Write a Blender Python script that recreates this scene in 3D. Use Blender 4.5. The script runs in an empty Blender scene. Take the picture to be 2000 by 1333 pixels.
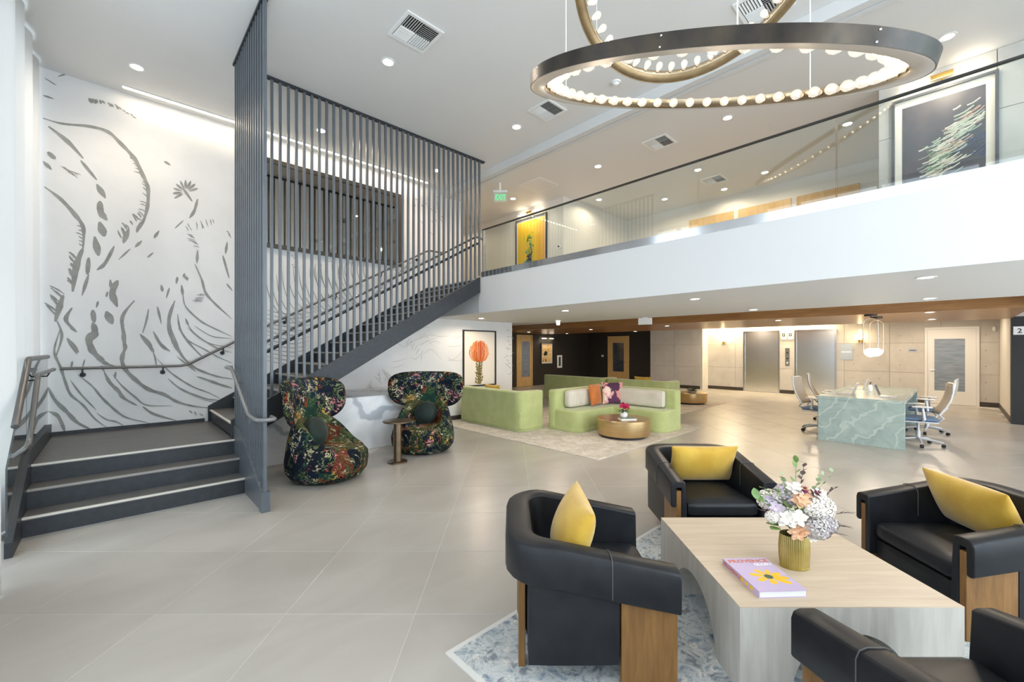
import bpy, bmesh, math, random
from mathutils import Vector, Matrix, Euler
random.seed(7)
PI = math.pi
sc = bpy.context.scene
col = sc.collection
# ------------------------------------------------------------------ camera
# World axes: +x runs along the mural wall, +y runs towards it, z up (metres).
F, TH, CX, HZ, H = 819.0, math.radians(46.48), 1000.0, 682.0, 1.65
CT, ST = math.cos(TH), math.sin(TH)
RC = TH - PI / 2          # heading of the tiles, coffee table and leather chairs
cam_d = bpy.data.cameras.new('camera')
cam_d.sensor_width = 36.0
cam_d.lens = F / 2000 * 36
cam_d.shift_y = 15.5 / 2000
cam_d.clip_start = 0.02
cam_o = bpy.data.objects.new('camera', cam_d)
cam_o.location = (0, 0, H)
cam_o.rotation_euler = (PI / 2, 0, TH - PI / 2)
col.objects.link(cam_o)
sc.camera = cam_o
# ------------------------------------------------------------------ world, daylight, exposure
sc.view_settings.view_transform = 'Standard'
sc.view_settings.look = 'None'
sc.view_settings.gamma = 1
sc.view_settings.use_curve_mapping = False
sc.view_settings.exposure = 0.22
w = bpy.data.worlds.new('world')
sc.world = w
w.use_nodes = True
w.node_tree.nodes['Background'].inputs[0].default_value = (0.80, 0.90, 1.0, 1)
w.node_tree.nodes['Background'].inputs[1].default_value = 1.2
DAY = (0.80, 0.90, 1.0)
WARM = (1.0, 0.82, 0.62)

def area(name, loc, rot, sx, sy, power, color):
    l = bpy.data.lights.new(name, 'AREA')
    l.shape = 'RECTANGLE'; l.size = sx; l.size_y = sy
    l.energy = power; l.color = color
    o = bpy.data.objects.new(name, l)
    o.location = loc; o.rotation_euler = rot
    col.objects.link(o)
    return o
# daylight standing just outside the glazing: left window wall and the glazed wall behind the camera
area('daylight_side', (-1.35, 2.2, 2.7), (0, -PI / 2, 0), 5.0, 11.0, 275, DAY)
area('daylight_rear', (2.2, -5.1, 2.7), (PI / 2, 0, 0), 6.0, 5.0, 860, DAY)
area('daylight_rear', (9.8, -5.1, 1.2), (PI / 2, 0, 0), 8.6, 2.0, 300, DAY)
area('daylight_rear', (7.4, -5.1, 4.1), (PI / 2, 0, 0), 4.4, 1.8, 70, DAY)

# ------------------------------------------------------------------ pixel helpers
def ray(px, py):
    r = (px - CX) / F
    return Vector((CT + ST * r, ST - CT * r, (HZ - py) / F))
def on_z(px, py, z):
    d = ray(px, py); t = (z - H) / d.z
    return Vector((d.x * t, d.y * t, z))
def on_a(px, py, a):
    d = ray(px, py); t = a / d.x
    return Vector((a, d.y * t, H + d.z * t))
def on_b(px, py, b):
    d = ray(px, py); t = b / d.y
    return Vector((d.x * t, b, H + d.z * t))
def cam(X, Y):            # camera-aligned plan coordinates to room plan coordinates
    return (Y * CT + X * ST, Y * ST - X * CT)

# ------------------------------------------------------------------ object helpers
class MB:
    def __init__(s): s.v = []; s.f = []
    def add(s, vs, fs):
        o = len(s.v); s.v += [tuple(p) for p in vs]; s.f += [tuple(i + o for i in f) for f in fs]; return s
    def box(s, x0, y0, z0, x1, y1, z1, M=None):
        x0, x1 = min(x0, x1), max(x0, x1); y0, y1 = min(y0, y1), max(y0, y1); z0, z1 = min(z0, z1), max(z0, z1)
        vs = [Vector(p) for p in ((x0, y0, z0), (x1, y0, z0), (x1, y1, z0), (x0, y1, z0), (x0, y0, z1), (x1, y0, z1), (x1, y1, z1), (x0, y1, z1))]
        if M: vs = [M @ p for p in vs]
        return s.add(vs, [(0, 3, 2, 1), (4, 5, 6, 7), (0, 1, 5, 4), (1, 2, 6, 5), (2, 3, 7, 6), (3, 0, 4, 7)])
    def prism(s, pts, lo, hi, axis='z', M=None):
        n = len(pts)
        A = sum(pts[i][0] * pts[(i + 1) % n][1] - pts[(i + 1) % n][0] * pts[i][1] for i in range(n))
        if (A < 0) != (axis == 'y'): pts = pts[::-1]
        mk = {'z': lambda p, h: (p[0], p[1], h), 'y': lambda p, h: (p[0], h, p[1]), 'x': lambda p, h: (h, p[0], p[1])}[axis]
        vs = [Vector(mk(p, lo)) for p in pts] + [Vector(mk(p, hi)) for p in pts]
        if M: vs = [M @ p for p in vs]
        return s.add(vs, [tuple(range(n))[::-1], tuple(range(n, 2 * n))] + [(i, (i + 1) % n, n + (i + 1) % n, n + i) for i in range(n)])
    def tube(s, pts, r, n=8, closed=False):
        pts = [Vector(p) for p in pts]; m = len(pts); o = len(s.v)
        rr = r if isinstance(r, (list, tuple)) else [r] * m
        up = None; vs = []
        for i, p in enumerate(pts):
            a = pts[i - 1] if (i or closed) else p
            b = pts[(i + 1) % m] if (i < m - 1 or closed) else p
            t = (b - a).normalized() if (b - a).length > 1e-9 else Vector((0, 0, 1))
            if up is None: up = Vector((0, 0, 1)) if abs(t.z) < .95 else Vector((1, 0, 0))
            side = t.cross(up)
            if side.length < 1e-6: side = t.orthogonal()
            side.normalize(); up = side.cross(t).normalized()
            k = 1.0
            if 0 < i < m - 1:
                c = (p - a).normalized().dot((b - p).normalized()) if (p - a).length > 1e-9 and (b - p).length > 1e-9 else 1
                k = min(1.35, 1 / max(.3, math.sqrt(max(0, (1 + c) / 2))))
            vs += [p + (side * math.cos(2 * PI * j / n) + up * math.sin(2 * PI * j / n)) * rr[i] * k for j in range(n)]
        fs = []
        for i in range(m if closed else m - 1):
            i2 = (i + 1) % m
            fs += [(i * n + j, i * n + (j + 1) % n, i2 * n + (j + 1) % n, i2 * n + j) for j in range(n)]
        if not closed: fs += [tuple(range(n))[::-1], tuple((m - 1) * n + j for j in range(n))]
        return s.add(vs, fs)
    def lathe(s, prof, n=24, c=(0, 0, 0), M=None, sx=1, sy=1):
        vs = []; fs = []; m = len(prof)
        for r, z in prof:
            vs += [Vector((c[0] + r * sx * math.cos(2 * PI * j / n), c[1] + r * sy * math.sin(2 * PI * j / n), c[2] + z)) for j in range(n)]
        for i in range(m - 1):
            fs += [(i * n + j, i * n + (j + 1) % n, (i + 1) * n + (j + 1) % n, (i + 1) * n + j) for j in range(n)]
        if prof[0][0] > 1e-6: fs.append(tuple(range(n))[::-1])
        if prof[-1][0] > 1e-6: fs.append(tuple((m - 1) * n + j for j in range(n)))
        if M: vs = [M @ p for p in vs]
        return s.add(vs, fs)
    def ball(s, c, rx, ry=None, rz=None, n=12, m=8, M=None):
        ry = ry or rx; rz = rz or rx
        vs = [(0, 0, -1)]
        for i in range(1, m):
            t = -PI / 2 + PI * i / m
            vs += [(math.cos(t) * math.cos(2 * PI * j / n), math.cos(t) * math.sin(2 * PI * j / n), math.sin(t)) for j in range(n)]
        vs.append((0, 0, 1)); L = len(vs) - 1
        fs = [(0, 1 + (j + 1) % n, 1 + j) for j in range(n)]
        for i in range(m - 2):
            fs += [(1 + i * n + j, 1 + i * n + (j + 1) % n, 1 + (i + 1) * n + (j + 1) % n, 1 + (i + 1) * n + j) for j in range(n)]
        fs += [(1 + (m - 2) * n + j, 1 + (m - 2) * n + (j + 1) % n, L) for j in range(n)]
        vs = [Vector((c[0] + p[0] * rx, c[1] + p[1] * ry, c[2] + p[2] * rz)) for p in vs]
        if M: vs = [M @ p for p in vs]
        return s.add(vs, fs)
    def grid(s, fn, nu, nv, cu=False, cv=False):
        mu = nu if cu else nu + 1; mv = nv if cv else nv + 1
        vs = [Vector(fn(i / nu, j / nv)) for i in range(mu) for j in range(mv)]
        fs = [(i * mv + j, ((i + 1) % mu) * mv + j, ((i + 1) % mu) * mv + (j + 1) % mv, i * mv + (j + 1) % mv) for i in range(nu) for j in range(nv)]
        return s.add(vs, fs)
    def mesh(s, name, mat, ang=.7):
        me = bpy.data.meshes.new(name)
        me.from_pydata(s.v, [], s.f)
        if mat is not None: me.materials.append(mat)
        me.polygons.foreach_set('use_smooth', [True] * len(me.polygons))
        me.set_sharp_from_angle(angle=ang)
        me.update()
        return me

def fix(me):
    b = bmesh.new(); b.from_mesh(me)
    bmesh.ops.remove_doubles(b, verts=b.verts, dist=1e-5)
    bmesh.ops.recalc_face_normals(b, faces=b.faces)
    b.to_mesh(me); b.free()

def link(name, me, parent=None, loc=(0, 0, 0), rot=0):
    o = bpy.data.objects.new(name, me)
    col.objects.link(o)
    o.location = loc
    o.rotation_euler = (0, 0, rot) if isinstance(rot, (int, float)) else rot
    if parent: o.parent = parent
    return o
def obj(name, mb, mat, parent=None, bevel=0, seg=2, sub=0, ang=.7, loc=(0, 0, 0), rot=0, clean=False):
    me = mb.mesh(name, mat, ang)
    if clean: fix(me)
    o = link(name, me, parent, loc, rot)
    if bevel:
        m = o.modifiers.new('bevel', 'BEVEL'); m.width = bevel; m.segments = seg; m.limit_method = 'ANGLE'; m.angle_limit = .7
        m.harden_normals = False
    if sub:
        m = o.modifiers.new('subdivision', 'SUBSURF'); m.levels = sub; m.render_levels = sub
    return o
def tag(o, label, cat, group=None):
    o['label'] = label; o['category'] = cat
    if group: o['group'] = group
    return o
def thing(name, label, cat, loc=(0, 0, 0), rot=0, group=None):
    o = bpy.data.objects.new(name, None); col.objects.link(o)
    o.empty_display_size = .1
    o.location = loc
    o.rotation_euler = (0, 0, rot) if isinstance(rot, (int, float)) else rot
    return tag(o, label, cat, group)
def struct(name, mb, mat, parent=None, **k):
    o = obj(name, mb, mat, parent, **k)
    if not parent: o['kind'] = 'structure'
    return o
def dup(root, loc, rot, label, group=None):
    r = root.copy(); col.objects.link(r); r.location = loc
    r.rotation_euler = (0, 0, rot) if isinstance(rot, (int, float)) else rot
    r['label'] = label
    if group: r['group'] = group
    for ch in list(root.children):
        c = ch.copy(); col.objects.link(c); c.parent = r
        for g in ch.children:
            d = g.copy(); col.objects.link(d); d.parent = c
    return r
def B(*a): return MB().box(*a)

# ------------------------------------------------------------------ materials
MATS = {}
def new(name):
    m = bpy.data.materials.new(name); m.use_nodes = True
    nt = m.node_tree; bs = nt.nodes['Principled BSDF']
    MATS[name] = m
    return m, nt, bs
def nd(nt, t, **k):
    n = nt.nodes.new(t)
    for a, v in k.items():
        if a.startswith('i_'): n.inputs[a[2:].replace('_', ' ')].default_value = v
        else: setattr(n, a, v)
    return n
def c4(c): return (c[0], c[1], c[2], 1)
def hexc(h):
    h = h.lstrip('#'); r = [int(h[i:i + 2], 16) / 255 for i in (0, 2, 4)]
    return tuple(x / 12.92 if x <= .04045 else ((x + .055) / 1.055) ** 2.4 for x in r)
def coords(nt, scale=(1, 1, 1), kind='Object', rot=(0, 0, 0)):
    tc = nd(nt, 'ShaderNodeTexCoord'); mp = nd(nt, 'ShaderNodeMapping')
    mp.inputs['Scale'].default_value = scale; mp.inputs['Rotation'].default_value = rot
    nt.links.new(tc.outputs[kind], mp.inputs[0])
    return mp.outputs[0]
def ramp(nt, fac, stops, interp='LINEAR'):
    r = nd(nt, 'ShaderNodeValToRGB'); r.color_ramp.interpolation = interp
    e = r.color_ramp.elements
    while len(e) < len(stops): e.new(.5)
    for x, (p, c) in zip(e, stops): x.position = p; x.color = c4(c)
    nt.links.new(fac, r.inputs[0])
    return r.outputs[0]
def mixc(nt, fac, a, b, mode='MIX'):
    m = nd(nt, 'ShaderNodeMix', data_type='RGBA', blend_type=mode)
    for s, v in ((m.inputs[0], fac), (m.inputs[6], a), (m.inputs[7], b)):
        if isinstance(v, (int, float)): s.default_value = v
        elif isinstance(v, tuple): s.default_value = c4(v)
        else: nt.links.new(v, s)
    return m.outputs[2]
def noise(nt, vec, scale, detail=4, rough=.55, dist=0, out=0):
    n = nd(nt, 'ShaderNodeTexNoise'); n.inputs['Scale'].default_value = scale; n.inputs['Detail'].default_value = detail
    n.inputs['Roughness'].default_value = rough; n.inputs['Distortion'].default_value = dist
    nt.links.new(vec, n.inputs['Vector'])
    return n.outputs[out]
def bump(nt, bs, height, strength, dist=.01):
    b = nd(nt, 'ShaderNodeBump'); b.inputs['Strength'].default_value = strength; b.inputs['Distance'].default_value = dist
    nt.links.new(height, b.inputs['Height']); nt.links.new(b.outputs[0], bs.inputs['Normal'])
def pm(name, c, rough=.5, metal=0, c2=None, ns=6, stretch=(1, 1, 1), bmp=0, bs_=60, emit=0, ec=None, spec=.5, coat=0, sheen=0, lo=.35, hi=.65, bd=.004):
    if name in MATS: return MATS[name]
    m, nt, bs = new(name)
    bs.inputs['Base Color'].default_value = c4(c); bs.inputs['Roughness'].default_value = rough; bs.inputs['Metallic'].default_value = metal
    bs.inputs['Specular IOR Level'].default_value = spec
    bs.inputs['Coat Weight'].default_value = coat
    bs.inputs['Sheen Weight'].default_value = sheen
    v = None
    if c2:
        v = coords(nt, stretch)
        nt.links.new(ramp(nt, noise(nt, v, ns), [(lo, c), (hi, c2)]), bs.inputs['Base Color'])
    if bmp:
        v = v or coords(nt, stretch)
        bump(nt, bs, noise(nt, v, bs_, 3), bmp, bd)
    if emit:
        bs.inputs['Emission Color'].default_value = c4(ec or c); bs.inputs['Emission Strength'].default_value = emit
    return m
def glassy(name, tint, refl=1.0, rough=0.0, ior=1.5, body=None, bodyamt=0, glow=0):
    m, nt, bs = new(name); nt.nodes.remove(bs)
    out = nt.nodes['Material Output']
    tr = nd(nt, 'ShaderNodeBsdfTransparent'); tr.inputs[0].default_value = c4(tint)
    gl = nd(nt, 'ShaderNodeBsdfGlossy'); gl.inputs['Roughness'].default_value = rough
    lw = nd(nt, 'ShaderNodeLayerWeight'); lw.inputs['Blend'].default_value = .5
    pw = nd(nt, 'ShaderNodeMath', operation='POWER'); pw.inputs[1].default_value = 5      # Schlick, same on both faces of a thin pane
    nt.links.new(lw.outputs['Facing'], pw.inputs[0])
    mu = nd(nt, 'ShaderNodeMath', operation='MULTIPLY_ADD'); mu.inputs[1].default_value = refl * .95; mu.inputs[2].default_value = refl * .045; mu.use_clamp = True
    nt.links.new(pw.outputs[0], mu.inputs[0])
    mx = nd(nt, 'ShaderNodeMixShader')
    nt.links.new(mu.outputs[0], mx.inputs[0])
    last = tr.outputs[0]
    if bodyamt:
        df = nd(nt, 'ShaderNodeEmission' if glow else 'ShaderNodeBsdfDiffuse'); df.inputs[0].default_value = c4(body)
        if glow: df.inputs[1].default_value = glow
        m2 = nd(nt, 'ShaderNodeMixShader'); m2.inputs[0].default_value = bodyamt
        nt.links.new(last, m2.inputs[1]); nt.links.new(df.outputs[0], m2.inputs[2]); last = m2.outputs[0]
    nt.links.new(last, mx.inputs[1]); nt.links.new(gl.outputs[0], mx.inputs[2]); nt.links.new(mx.outputs[0], out.inputs[0])
    return m
def wood(name, c, c2, axis=(1, 1, 12), ns=3, rough=.45, spec=.4):
    m, nt, bs = new(name)
    v = coords(nt, axis)
    n1 = noise(nt, v, ns, 6, .6, .6)
    nt.links.new(ramp(nt, n1, [(.3, c), (.7, c2)]), bs.inputs['Base Color'])
    bs.inputs['Roughness'].default_value = rough; bs.inputs['Specular IOR Level'].default_value = spec
    bump(nt, bs, n1, .08, .003)
    return m
# ------------------------------------------------------------------ shared materials
paint = pm('white_paint', (.68, .68, .675), .6, bmp=.03, bs_=300)
ceilp = pm('ceiling_paint', (.74, .735, .72), .55)
warmp = pm('warm_paint', (.74, .70, .64), .6)
muralp = pm('mural_plaster', (.68, .675, .67), .65, c2=(.73, .725, .72), ns=1.5, bmp=.12, bs_=9)
inkm = pm('mural_grey', (.24, .24, .225), .8, c2=(.31, .31, .29), ns=8)
ink2 = pm('mural_pale_grey', (.52, .50, .47), .8)
steel_dark = pm('charcoal_steel', (.026, .029, .034), .42, .0, c2=(.034, .038, .044), ns=20, spec=.35)
slatm = pm('slate_grey_paint', (.085, .10, .115), .35, c2=(.10, .118, .135), ns=4, spec=.6)
treadm = pm('charcoal_tread', (.085, .082, .08), .42, c2=(.115, .11, .105), ns=3, stretch=(1, 6, 1), spec=.5)
nosem = pm('pale_nosing', (.62, .58, .52), .4)
blackm = pm('black_paint', (.012, .012, .013), .5)
darkwall = pm('dark_brown_wall', (.022, .017, .013), .55)
chrome = pm('brushed_steel', (.62, .63, .65), .25, 1, c2=(.72, .73, .75), ns=4, stretch=(1, .3, 30))
steelm = pm('mirror_steel', (.72, .73, .75), .14, 1)
brass = pm('brass', (.78, .52, .17), .28, 1)
goldm = pm('brushed_gold', (.56, .40, .20), .34, 1, c2=(.66, .49, .26), ns=3, stretch=(1, 1, 25))
alum = pm('silver_grey_plastic', (.60, .61, .63), .35, .2)
whitepl = pm('white_plastic', (.82, .82, .80), .4)
rubber = pm('black_rubber', (.02, .02, .02), .6)
basebm = pm('brown_baseboard', (.05, .04, .033), .5)
tan_wood = wood('tan_door_wood', hexc('#c79f63'), hexc('#d8b57c'), (6, 6, 1), 2)
soffit_wood = wood('brown_soffit_wood', hexc('#8a5c2e'), hexc('#a87a48'), (5, .5, 5), 3, .32, .5)
walnut = wood('walnut_wood', hexc('#6b4a26'), hexc('#8a6438'), (10, 10, 1), 3, .4)
palewood = wood('pale_oak', hexc('#b9a690'), hexc('#c8b7a2'), (1.2, 14, 14), 1.6, .5, .35)
glassm = glassy('clear_glass', (.93, .97, .96), 1.6)
panem = glassy('window_glass', (.97, .98, .98), 1.0)
downm = pm('downlight_glow', (1, .95, .86), .5, emit=14, ec=(1, .93, .82))
stripm = pm('strip_glow', (1, .9, .75), .5, emit=10, ec=(1, .88, .70))
tubem = pm('tube_glow', (1, .9, .75), .5, emit=12, ec=(1, .88, .68))

def posmat(name, fn, rough=.5, spec=.5):
    m, nt, bs = new(name)
    g = nd(nt, 'ShaderNodeNewGeometry')
    bs.inputs['Roughness'].default_value = rough; bs.inputs['Specular IOR Level'].default_value = spec
    fn(nt, bs, g.outputs['Position'])
    return m
def tilefn(nt, bs, p):
    mp = nd(nt, 'ShaderNodeMapping'); mp.inputs['Rotation'].default_value = (0, 0, -RC); mp.inputs['Scale'].default_value = (.45, 1.0, 1)
    nt.links.new(p, mp.inputs[0])
    n1 = noise(nt, mp.outputs[0], 1.9, 6, .55, .5)
    c = ramp(nt, n1, [(.28, (.345, .320, .286)), (.5, (.390, .365, .329)), (.72, (.435, .410, .374))])
    oi = nd(nt, 'ShaderNodeObjectInfo')
    r = ramp(nt, oi.outputs['Random'], [(0, (.95, .95, .95)), (1, (1.05, 1.05, 1.05))])
    nt.links.new(mixc(nt, 1.0, c, r, 'MULTIPLY'), bs.inputs['Base Color'])
tilem = posmat('porcelain_tile', tilefn, .3, .5)
grout = pm('grout', (.60, .58, .54), .7)
def concfn(nt, bs, p):
    n1 = noise(nt, p, 2.2, 7, .65)
    c = ramp(nt, n1, [(.25, (.50, .475, .44)), (.55, (.57, .545, .505)), (.8, (.63, .605, .57))])
    oi = nd(nt, 'ShaderNodeObjectInfo')
    r = ramp(nt, oi.outputs['Random'], [(0, (.92, .92, .92)), (1, (1.05, 1.05, 1.05))])
    nt.links.new(mixc(nt, 1.0, c, r, 'MULTIPLY'), bs.inputs['Base Color'])
    bump(nt, bs, noise(nt, p, 40, 4), .15, .004)
conc = posmat('board_concrete', concfn, .7, .3)
concdark = pm('concrete_joint', (.30, .285, .26), .8)

# ------------------------------------------------------------------ planes of the room
AW, BM = -0.95, 8.0              # window wall, mural wall
AM, ZB, ZU, ZC = 5.056, 2.335, 3.02, 5.24   # mezzanine edge, its underside, upper floor, main ceiling
AE = 18.0                        # elevator wall
AS, BSCR = 1.112, 6.21           # slat wing, slat screen
ZL = 0.527                       # stair landing

floor = struct('floor', B(-1.2, -5.0, -.15, 18.4, 13.2, -.0018), grout)
TS = .805; h_ = TS / 2 - .002; q_ = h_ - .001
tm = MB().add([(-h_, -h_, -.003), (h_, -h_, -.003), (h_, h_, -.003), (-h_, h_, -.003),
               (-h_, -h_, -.001), (h_, -h_, -.001), (h_, h_, -.001), (-h_, h_, -.001),
               (-q_, -q_, 0), (q_, -q_, 0), (q_, q_, 0), (-q_, q_, 0)],
              [(8, 9, 10, 11)] + [(i, (i + 1) % 4, 4 + (i + 1) % 4, 4 + i) for i in range(4)] + [(4 + i, 4 + (i + 1) % 4, 8 + (i + 1) % 4, 8 + i) for i in range(4)])
tile_me = tm.mesh('tile', tilem, .2)
cells = []
for i in range(-20, 30):
    for j in range(-2, 28):
        X = -.605 + (i + .5) * TS; Y = 2.609 + (j + .5) * TS
        a, b = cam(X, Y)
        if Y < .9 or abs(X) > Y * 1.24 + 1.0: continue
        if not (-1.15 < a < 17.9 and -4.3 < b < 12.9): continue
        if b > 7.7 and a < 7.4: continue
        if a > 14.4 and b < -.9: continue
        if a < .9 and b > 5.9: continue
        if 1.3 < a < 4.2 and b > 6.9: continue
        cells.append((X * X + Y * Y, a, b))
cells.sort()
for _, a, b in cells[:300]:
    link('tile', tile_me, floor, (a, b, 0), RC)
rest = MB()
for _, a, b in cells[300:]:
    M = Matrix.Translation((a, b, 0)) @ Matrix.Rotation(RC, 4, 'Z')
    rest.add([M @ Vector(p) for p in tm.v], tm.f)
if rest.v:
    o = obj('distant_tiles', rest, tilem, floor, ang=.2); o['kind'] = 'stuff'

# walls
wall_mural = struct('wall_back', MB().prism([(AW - .2, 0), (7.6, 0), (7.6, ZB), (5.94, ZB), (5.94, ZC), (AW - .2, ZC)], BM, BM + .2, 'y'), muralp)
struct('baseboard_back', B(4.42, BM - .018, 0, 7.6, BM, .10), basebm)
struct('wall_return', B(7.4, BM + .2, 0, 7.6, 13.0, ZB), paint)
struct('wall_far_left', B(7.4, 13.0, 0, 18.2, 13.2, 2.75), darkwall)
struct('wall_far_dark', B(17.8, 9.34, 0, 18.0, 13.0, 2.75), darkwall)
struct('wall_side_right', B(14.5, -1.1, 0, 18.2, -.885, 2.75), conc)
struct('wall_black', MB().box(14.3, -4.5, 0, 14.5, -.87, 2.36), blackm)
struct('baseboard_side', B(14.6, -.885, 0, 18, -.868, .12), basebm)

def sub_rects(rs, holes):
    for (u0, u1, w0, w1) in holes:
        out = []
        for (a0, a1, b0, b1) in rs:
            if u1 <= a0 or u0 >= a1 or w1 <= b0 or w0 >= b1: out.append((a0, a1, b0, b1)); continue
            if a0 < u0: out.append((a0, u0, b0, b1))
            if u1 < a1: out.append((u1, a1, b0, b1))
            m0, m1 = max(a0, u0), min(a1, u1)
            if w1 < b1: out.append((m0, m1, w1, b1))
            if b0 < w0: out.append((m0, m1, b0, w0))
        rs = out
    return rs
def concrete_wall(name, a, b0, b1, z0, z1, holes, pw=1.18, ph=.83, thick=.2):
    """Concrete wall whose face looks towards -x, cast in panels with recessed joints and tie holes."""
    wl = struct(name, B(a + .012, b0, z0, a + .012 + thick, b1, z1), concdark)
    nb = max(1, round((b1 - b0) / pw)); nz = max(1, round((z1 - z0) / ph))
    holesm = MB()
    for i in range(nb):
        for j in range(nz):
            y0, y1 = b0 + (b1 - b0) * i / nb, b0 + (b1 - b0) * (i + 1) / nb
            w0, w1 = z0 + (z1 - z0) * j / nz, z0 + (z1 - z0) * (j + 1) / nz
            for (p0, p1, r0, r1) in sub_rects([(y0 + .004, y1 - .004, w0 + .004, w1 - .004)], holes):
                if p1 - p0 < .03 or r1 - r0 < .03: continue
                obj('concrete_panel', B(a, p0, r0, a + .0125, p1, r1), conc, wl)
            for fy in (.22, .78):
                for fz in (.25, .75):
                    yy, zz = y0 + (y1 - y0) * fy, w0 + (w1 - w0) * fz
                    if any(h[0] - .05 < yy < h[1] + .05 and h[2] - .05 < zz < h[3] + .05 for h in holes): continue
                    M = Matrix.Translation((a - .0005, yy, zz)) @ Matrix.Rotation(-PI / 2, 4, 'Y')
                    holesm.lathe([(.0, 0), (.016, 0), (.016, .002)], 8, M=M)
    o = obj('tie_holes', holesm, concdark, wl); o['kind'] = 'stuff'
    return wl
def bspan(p0, p1, a): return sorted((on_a(p0, 700, a).y, on_a(p1, 700, a).y))
E1 = bspan(1452, 1523, AE); E2 = bspan(1552, 1634, AE); D3 = bspan(1806, 1913, AE)
ZE = 2.34
elev_wall = concrete_wall('wall_elevators', AE, -.885, 7.15, 0, 2.75,
                          [(E1[0], E1[1], 0, ZE), (E2[0], E2[1], 0, ZE), (D3[0], D3[1], 0, 2.30)])
hall_wall = concrete_wall('wall_hall', 17.4, 7.15, 9.34, 0, 2.75, [])
struct('wall_hall_return', B(17.42, 7.06, 0, 18.0, 7.15, 2.75), conc)
for (y0, y1) in ((-.885, D3[0]), (D3[1], E2[0]), (E2[1], E1[0]), (E1[1], 7.06)):
    struct('baseboard_elevators', B(AE - .02, y0, 0, AE, y1, .13), basebm)
struct('baseboard_hall', B(17.38, 7.15, 0, 17.4, 9.34, .13), basebm)

# elevators: steel frame, sill and two sliding leaves each
def elevator(n, b):
    o = struct('door_%d' % n, MB().box(AE - .03, b[0], 0, AE + .05, b[0] + .06, ZE).box(AE - .03, b[1] - .06, 0, AE + .05, b[1], ZE).box(AE - .03, b[0] + .06, ZE - .07, AE + .05, b[1] - .06, ZE), chrome)
    mid = (b[0] + b[1]) / 2 + .12
    obj('door_leaf', B(AE - .006, b[0] + .06, .01, AE + .006, mid - .002, ZE - .07), steelm2, o)
    obj('door_leaf', B(AE + .002, mid + .002, .01, AE + .011, b[1] - .06, ZE - .07), steelm2, o)
    obj('sill', B(AE - .05, b[0], 0, AE + .04, b[1], .008), chrome, o)
steelm2 = pm('satin_elevator_steel', (.82, .83, .86), .24, 1, c2=(.90, .91, .93), ns=3, stretch=(1, 1, 14))
elevator(1, E1); elevator(2, E2)

def glazed_door(n, frame, pane, leafm, framem, panemat, T, wd, ht, hinge_right=True):
    """A door leaf with a tall glazed panel; T places local x = across, y = out of the wall, z = up."""
    o = struct('door_%d' % n, MB().box(0, -.02, 0, .06, .05, ht, T).box(wd - .06, -.02, 0, wd, .05, ht, T).box(.06, -.02, ht - .06, wd - .06, .05, ht, T), framem)
    px0, px1, pz0, pz1 = pane
    lf = MB()
    for r in ((.063, px0, .008, ht - .063), (px1, wd - .063, .008, ht - .063), (px0, px1, .008, pz0), (px0, px1, pz1, ht - .063)):
        lf.box(r[0], -.005, r[2], r[1], .035, r[3], T)
    lo = obj('door_leaf', lf, leafm, o)
    obj('pane', MB().box(px0, .008, pz0, px1, .02, pz1, T), panemat, lo)
    hx = .13 if hinge_right else wd - .13
    obj('lever_handle', MB().tube([T @ Vector((hx, .035, 1.02)), T @ Vector((hx, .08, 1.02)), T @ Vector((hx + (.1 if hinge_right else -.1), .08, 1.02))], .011), chrome, lo)
    return o
def towards(a, b, ang): return Matrix.Translation((a, b, 0)) @ Matrix.Rotation(ang, 4, 'Z')
frost = pm('frosted_blue_glass', (.17, .21, .26), .22, c2=(.28, .32, .37), ns=3, stretch=(1, 1, 9), spec=.7)
smoke = pm('dark_pane', (.035, .045, .06), .12, c2=(.06, .07, .085), ns=3, stretch=(1, 1, 6), spec=.7)
doorw = pm('white_door_paint', (.80, .79, .77), .4)
# local y points out of the wall (towards -x): rotate so x -> -y world
glazed_door(3, None, (.21, .84, .40, 1.95), doorw, doorw, frost, towards(AE, D3[1], -PI / 2) @ Matrix.Scale(-1, 4, (0, 1, 0)), D3[1] - D3[0], 2.30)
b4 = bspan(1188, 1229, 17.8)
glazed_door(5, None, (.28, .90, .55, 1.95), tan_wood, tan_wood, smoke, towards(17.8, b4[1], -PI / 2) @ Matrix.Scale(-1, 4, (0, 1, 0)), b4[1] - b4[0], 2.27, False)
a0, a1 = on_b(1008, 700, 13).x, on_b(1039, 700, 13).x
glazed_door(4, None, (.31, .81, .42, 1.98), tan_wood, tan_wood, frost, towards(a0, 13.0, 0) @ Matrix.Scale(-1, 4, (0, 1, 0)), a1 - a0, 2.27)

# mezzanine slab, ceilings, soffits
struct('mezzanine_slab', MB().prism([(AM, -4.5), (AM, BSCR + .04), (AM + .02, BSCR + .04), (AM + .02, BM), (5.94, BM), (5.94, 11.2), (8.5, 11.2), (8.5, -4.5)], ZB, ZU - .01), paint)
struct('floor_upper', MB().prism([(AM + .03, -4.5), (AM + .03, BM), (5.94, BM), (5.94, 11.2), (10.2, 11.2), (10.2, -4.5)], ZU - .01, ZU), tilem)
struct('floor_upper_slab', B(8.5, -4.5, 2.76, 10.2, 11.2, ZU - .01), paint)
struct('ceiling', B(AW - .2, -4.7, ZC, 5.4, BM + .2, ZC + .15), ceilp)
struct('ceiling_upper', B(5.62, -4.7, 5.12, 10.3, 11.3, ZC + .15), ceilp)
struct('trim_1', MB().box(5.4, -4.7, 5.09, 5.50, BM + .2, ZC + .15).box(5.50, -4.7, 5.115, 5.55, BM + .2, ZC + .15).box(5.55, -4.7, 5.095, 5.62, BM + .2, ZC + .15), paint)
struct('ceiling_coffer', B(8.5, -.885, 2.70, 10.7, 13.2, 2.76), ceilp)
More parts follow.
